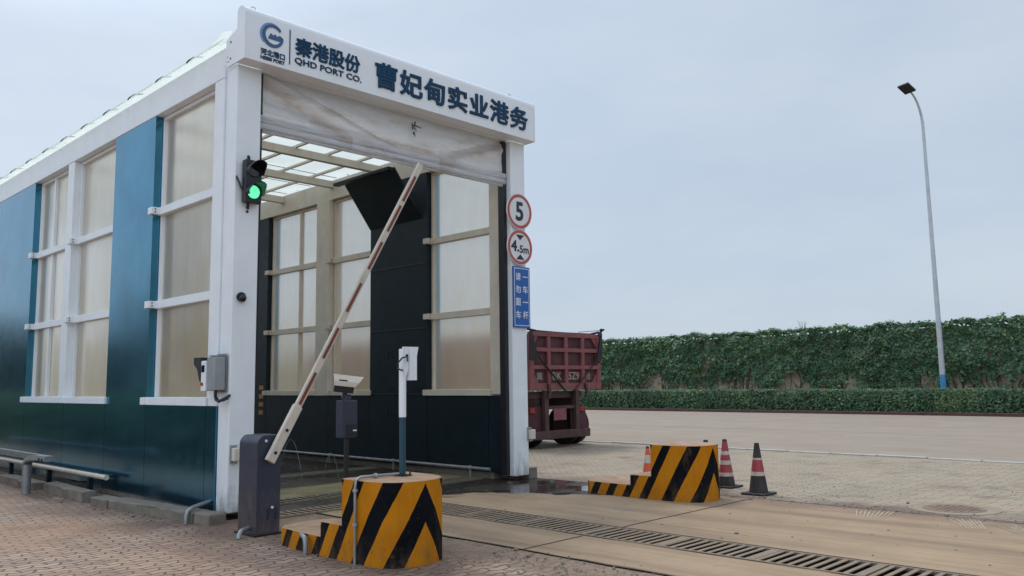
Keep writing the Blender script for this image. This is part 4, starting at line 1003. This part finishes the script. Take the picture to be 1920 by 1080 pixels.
b.tube([(TX0+2.0, TY+.1, 2.96), (TX1+.05, TY, 3.03)], .008, 5); b.each('strap', 'rubber', t)
# chassis
b = MB()
b.box((TX0+.45, TY+.25, .95), (TX0+.62, TY+8.2, 1.38), .01); b.box((TX1-.95, TY+.25, .95), (TX1-.78, TY+8.2, 1.38), .01)
b.box((TX0+.55, TY+.02, .45), (TX0+.70, TY+.14, 1.45), .01); b.box((TX1-1.05, TY+.02, .45), (TX1-.90, TY+.14, 1.45), .01)
b.box((TX0+.71, TY+.06, .98), (TX1-1.06, TY+.12, 1.06), .005); b.box((TX0+.1, TY+.20, 1.25), (TX1-.6, TY+.3, 1.42), .01)
b.box((TX0+.05, TY+.0, .24), (TX1-.50, TY+.13, .449), .02); b.build('chassis', 'truckdark', t)
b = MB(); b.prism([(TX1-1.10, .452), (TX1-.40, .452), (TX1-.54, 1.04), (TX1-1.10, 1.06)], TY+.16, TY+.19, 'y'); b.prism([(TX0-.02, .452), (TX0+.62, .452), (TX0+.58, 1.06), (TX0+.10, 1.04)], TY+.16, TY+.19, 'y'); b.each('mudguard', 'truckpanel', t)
b = MB(); b.box((TX0+.86, TY-.0, .70), (TX0+1.34, TY+.02, .99), .004); b.build('number_plate', 'truckred', t)
for x, s_ in ((TX1-.78, 1), (TX0+.12, 1)):
    b = MB(); b.box((x, TY+.11, .90), (x+.16, TY+.155, 1.02), .006); b.build('tail_light', 'redlens', t)
for x in (TX0+.62, TX1-.72):
    b = MB(); b.prism([(x-.03, 1.62), (x+.07, 1.60), (x+.10, 1.40), (x+.05, 1.25), (x-.02, 1.24), (x+.02, 1.4)], TY-.06, TY-.01, 'y'); b.build('hinge', 'truckdark', t)
b = MB(); b.box((TX0+.3, TY+6.9, 1.1), (TX1-.3, TY+8.6, 2.75), .12, 3); b.build('cab', 'truckred', t)
for yw in (TY+.82, TY+2.40, TY+7.5):
    for x in (TX0+.30, TX0+.64, TX1-.76, TX1-.42):
        if yw > 10 and x in (TX0+.64, TX1-.76): continue
        b = MB(); b.cyl((x, yw, .515), (x+.29, yw, .515), .515, n=40)
        es = [e for e in b.b.edges if len(e.link_faces) == 2 and any(len(f_.verts) > 4 for f_ in e.link_faces)]; bmesh.ops.bevel(b.b, geom=es, offset=.06, segments=3, affect='EDGES')
        wo = b.build('wheel', 'rubber', t, smooth=True); b = MB(); b.cyl((x-.012, yw, .515), (x+.302, yw, .515), .26, n=24); b.build('rim', 'truckdark', wo)

# ------------------------------------------------------------------ street lamp
t = thing('street_lamp', 'tall grey curved street lamp with blue base behind the hedge', 'street lamp', (36.6, 2.75, 0.05))
b = MB(); b.cyl((36.6, 2.75, 1.76), (36.6, 2.82, 13.5), .125, .07, n=18); b.build('pole', 'lampgrey', t, smooth=True)
b = MB(); b.cyl((36.6, 2.75, .05), (36.6, 2.75, 1.755), .132, .128, n=18); b.build('blue_base', 'lampblue', t, smooth=True)
pts = [(36.6, 2.82, 13.48)]+[(36.6-1.15*(1-cos(a)), 2.82+.25*(1-cos(a)), 13.5+1.75*sin(a)) for a in [R(7*k) for k in range(1, 12)]]
b = MB(); b.tube(pts, [.07-.028*k/11 for k in range(12)], 12); b.build('arm', 'lampgrey', t, smooth=True)
e = Vector(pts[-1]); b = MB(); b.box((-.62, -.27, -.05), (.06, .27, .05), .02); b.box((-.58, -.23, .05), (-.05, .23, .085), .01)
bmesh.ops.rotate(b.b, verts=b.b.verts, cent=(0, 0, 0), matrix=Matrix.Rotation(R(22), 3, 'Y') @ Matrix.Rotation(R(-12), 3, 'Z')); bmesh.ops.translate(b.b, verts=b.b.verts, vec=e); b.build('lamp_head', 'black', t)

# ------------------------------------------------------------------ vegetation
def leaves(name, mat, pts, size, parent=None, up=.3):
    """pts: list of (pos, normal); folded leaf quads"""
    vs, fs, tone = [], [], []
    for p, n in pts:
        n = (Vector(n)+Vector((random.gauss(0, .45), random.gauss(0, .45), random.gauss(0, .45)+up))).normalized()
        a = n.orthogonal().normalized(); ang = random.uniform(0, 2*pi); a = Matrix.Rotation(ang, 3, n) @ a; c = n.cross(a)
        s = size*random.uniform(.65, 1.35); i = len(vs); p = Vector(p)
        vs += [p-a*s*.5, p-c*s*.36+n*s*.10, p+a*s*.55, p+c*s*.36+n*s*.10]; fs += [(i, i+1, i+2), (i, i+2, i+3)]
        tt = random.random(); tone += [tt]*4
    off = wloc(parent) if parent else Vector()
    me = bpy.data.meshes.new(name); me.from_pydata([v-off for v in vs], [], fs); at = me.attributes.new('tone', 'FLOAT', 'POINT'); at.data.foreach_set('value', tone)
    me.materials.append(M[mat]); o = bpy.data.objects.new(name, me); COL.objects.link(o)
    if parent: o.parent = parent
    return o
from mathutils import noise as mn
# concrete wall with ribs
WX = 38.0
WT = thing('concrete_wall', 'long pale concrete panel wall covered by climbing greenery', 'wall', (WX+.2, 20, 0))
b = MB(); b.box((WX+.25, -30, -.02), (WX+.5, 75, 4.05)); b.build('panel', 'concrete', WT)
b = MB()
y = -30
while y < 75: b.box((WX+.19, y-.10, -.02), (WX+.249, y+.10, 4.0)); y += 1.9
b.build('rib', 'concrete', WT)
pts = []
for i in range(60000):
    y = random.uniform(-20, 34) if random.random() < .93 else random.uniform(34, 70); z = random.uniform(.2, 4.42)
    edge = 1.42+.55*mn.noise((y*.33, 3.1, 0))+.85*mn.noise((y*1.1, 7.7, 0))+.55*mn.noise((y*3.3, 1, 2))
    if z < edge and random.random() > .12*max(0, z/edge)**2: continue
    # a bare diagonal scar in the greenery
    if abs((y-16.2)-(z-2.2)*-.4) < .18 and 1.9 < z < 3.1 and random.random() < .85: continue
    topz = 4.28+.22*mn.noise((y*.8, 0, 5))+.15*mn.noise((y*3, 0, 9))
    if z > topz: continue
    bulge = .32+.42*mn.noise((y*.7, z*.9, 0))+.24*mn.noise((y*2.2, z*2.4, 4))-.12*max(0, z-3.6)
    pts.append(((WX+.16-max(0, bulge)*random.uniform(.55, 1.0), y, z), (-1, 0, .25)))
for i in range(13000):
    y = random.uniform(-20, 38); x = WX+random.uniform(-.15, .6); pts.append(((x, y, 4.22+.22*mn.noise((y*.8, 0, 5))+.15*mn.noise((y*3, 0, 9))+random.uniform(-.08, .08)+random.random()**4*.14), (-.4, 0, 1)))
iv = thing('climbing_ivy', 'dense dark green ivy hanging over the concrete wall', 'ivy', (WX, 20, 0))
leaves('foliage', 'ivy', pts, .17, iv)
b = MB()
for k in range(260):
    y = random.uniform(-18, 32); x = WX+.17; z0 = .05; zt = random.uniform(1.2, 2.6); pp = [(x+random.uniform(-.03, .0), y+random.uniform(-.03, .03)*j, z0+(zt-z0)*j/5) for j in range(6)]
    b.tube(pp, random.uniform(.012, .028), 5)
b.build('stem', 'wood', iv, kind='stuff')
# dry twig standing above the wall
b = MB()
for k in range(7): b.tube([(WX+.1, 9.9+.03*k, 4.2), (WX+.1+random.uniform(-.1, .1), 9.9+.05*k+random.uniform(-.05, .05), 4.55), (WX+.1, 9.8+.09*k+random.uniform(-.1, .1), 4.75+random.uniform(-.1, .2))], [.014, .009, .005], 5)
b.build('dry_twig', 'wood', iv)
# hedge
hd = thing('clipped_hedge', 'low clipped green hedge along the far road kerb', 'hedge', (34.5, 20, 0))
pts = []
for i in range(46000):
    y = random.uniform(-20, 36) if random.random() < .95 else random.uniform(36, 80)
    top = 1.08+.05*mn.noise((y*.9, 0, 0))+.05*mn.noise((y*3.1, 0, 3)); q = random.random()
    fb = .10*mn.noise((y*1.3, 2, 0))+.08*mn.noise((y*4, 5, 0))
    if q < .58:
        z = top*(1-random.random()**1.4*.95)*1.0; x = 33.95+fb-.08*sin(z/top*pi)+random.uniform(-.03, .12); n = (-1, 0, .35)
    elif q < .92: z = top+random.uniform(-.05, .06); x = random.uniform(33.9, 35.35)+fb; n = (-.1, 0, 1)
    else: z = random.uniform(.1, top); x = random.uniform(34.0, 35.3); n = (0, 0, 1)
    pts.append(((x, y, z), n))
leaves('foliage', 'hedge', pts, .115, hd)
b = MB()
for k in range(400):
    y = -20+k*.25; b.box((34.12+.08*mn.noise((y, 0, 1)), y, .05), (35.2, y+.25, .90+.06*mn.noise((y*2, 4, 1))))
b.build('branch_mass', 'hedge', hd, kind='stuff')
b = MB()
for k in range(220):
    y = -19+k*.26; b.cyl((34.5+random.uniform(-.3, .2), y, .04), (34.5+random.uniform(-.3, .2), y+random.uniform(-.1, .1), .8), .022, .010, n=6)
b.build('stem', 'wood', hd, kind='stuff')
# line of trees far across the yard: mirrored in the glossy cladding and panes
pts = []
for k in range(26):
    tx, ty, th = -26+random.uniform(-6, 6), 30+k*5.0+random.uniform(-2, 2), random.uniform(5, 12)
    for q in range(420):
        zz = random.random(); rr = (.25+.75*sin(pi*min(1, zz*1.05))**.8)*th*.2*math.sqrt(random.random()); a = random.uniform(0, 2*pi)
        pts.append(((tx+rr*cos(a), ty+rr*sin(a), th*.05+zz*th*.95), (cos(a), sin(a), .3)))
o = leaves('unseen_far_trees', 'tree', pts, 1.1); o['kind'] = 'stuff'; tag(o, 'far line of green trees across the yard mirrored in the cladding', 'trees')
pts = []  # unseen belt added behind the camera, darkens what the cladding returns mirror
for k in range(24):
    tx, ty, th = -40+k*5.2+random.uniform(-2, 2), -48+random.uniform(-5, 5), random.uniform(5, 8)
    if 2 < tx < 48: th += 9
    for q in range(330):
        zz = random.random(); rr = (.3+.7*sin(pi*min(1, zz*1.05))**.8)*th*.24*math.sqrt(random.random()); a = random.uniform(0, 2*pi)
        pts.append(((tx+rr*cos(a), ty+rr*sin(a), th*.04+zz*th*.95), (cos(a), sin(a), .3)))
o = leaves('unseen_far_trees', 'tree', pts, 1.5); o['kind'] = 'stuff'; tag(o, 'unseen tree belt added behind the camera to darken the teal panel edges', 'trees')
# shrubbery added outside the view to darken reflections low in the cladding
pts = []
for k in range(9000):
    y = random.uniform(5.5, 60); q = random.random(); x = -3.1+random.uniform(-.6, .6)+.2*mn.noise((y, 0, 0)); z = random.uniform(.05, 1.55+.25*mn.noise((y*.5, 3, 0)))
    pts.append(((x, y, z), (1 if q > .3 else 0, 0, .4)))
o = leaves('unseen_shrubs', 'hedge', pts, .30); o['kind'] = 'stuff'; tag(o, 'dense dark shrubbery added out of view to darken the low cladding reflections', 'unseen_shrubs')
# manhole
t = thing('manhole_cover', 'round rusty manhole cover set in a concrete ring in the pavers', 'manhole cover', (6.42, -6.46, 0))
b = MB(); b.lathe([(.36, .004), (.36, .0105), (.52, .0105), (.52, .004)], 44, (6.42, -6.46, 0)); b.build('ring', 'lanepatch', t)
b = MB(); b.cyl((6.42, -6.46, .004), (6.42, -6.46, .014), .355, n=44)
for k in range(-4, 5):
    for l in range(-4, 5):
        if k*k+l*l < 17: b.box((6.42+k*.07-.022, -6.46+l*.07-.022, .0135), (6.42+k*.07+.022, -6.46+l*.07+.022, .019))
b.build('cover', 'rustiron', t)
# pale wheel scrapes in the dust
def fan(x, y, ang, n, l, sp_):
    b = MB()
    for k in range(n):
        a = ang+(k-n/2)*sp_*.45; ox = x+(k-n/2)*sp_*.9*sin(ang); oy = y-(k-n/2)*sp_*.9*cos(ang)
        pts = [(ox+cos(a)*l*j/8+random.uniform(-.006, .006), oy+sin(a)*l*j/8) for j in range(9)]; wd = [random.uniform(.004, .013)*sin(pi*(j+.6)/9.2) for j in range(9)]
        nx, ny = -sin(a), cos(a)
        for j in range(8): b.quad((pts[j][0]-nx*wd[j], pts[j][1]-ny*wd[j], .0125), (pts[j+1][0]-nx*wd[j+1], pts[j+1][1]-ny*wd[j+1], .0125), (pts[j+1][0]+nx*wd[j+1], pts[j+1][1]+ny*wd[j+1], .0125), (pts[j][0]+nx*wd[j], pts[j][1]+ny*wd[j], .0125))
    b.build('road_scrape', 'scrape', kind='structure')
fan(5.66, -5.75, R(196), 9, .62, .06); fan(5.66, -6.75, R(206), 8, .75, .05); fan(5.60, -7.15, R(214), 6, .8, .05)
# grit and paver chips swept against edges
b = MB(); 
for k in range(900):
    q = random.random()
    if q < .30: x, y = random.gauss(L1, .16), random.uniform(-9, -1)
    elif q < .50: x, y = random.gauss(-.62, .10), random.uniform(-1, 5.5)
    elif q < .72: x, y = random.gauss(.75, .20), random.uniform(-6.5, -3.9)
    elif q < .86: a = random.uniform(0, 2*pi); x, y = .0+.55*cos(a)+random.gauss(0, .06), -3.2+1.0*sin(a)+random.gauss(0, .06)
    else: x, y = random.uniform(-3, 9), random.uniform(-8, -1)
    if .3 < 1 and -.41 < x < .39 and -3.9 < y < -1.8: continue
    if GX0 < x < GX1: continue
    r_ = random.uniform(.004, .014)*(1 if random.random() < .93 else 2.0)
    bmesh.ops.create_icosphere(b.b, subdivisions=1, radius=r_, matrix=Matrix.Translation((x, y, .008+r_*.3)) @ Matrix.Diagonal((random.uniform(.7, 1.5), random.uniform(.7, 1.4), .55, 1)))
o = b.build('grit', 'stone', kind='stuff'); tag(o, 'scattered grit and chips lying along the kerbs and lane edges', 'grit')
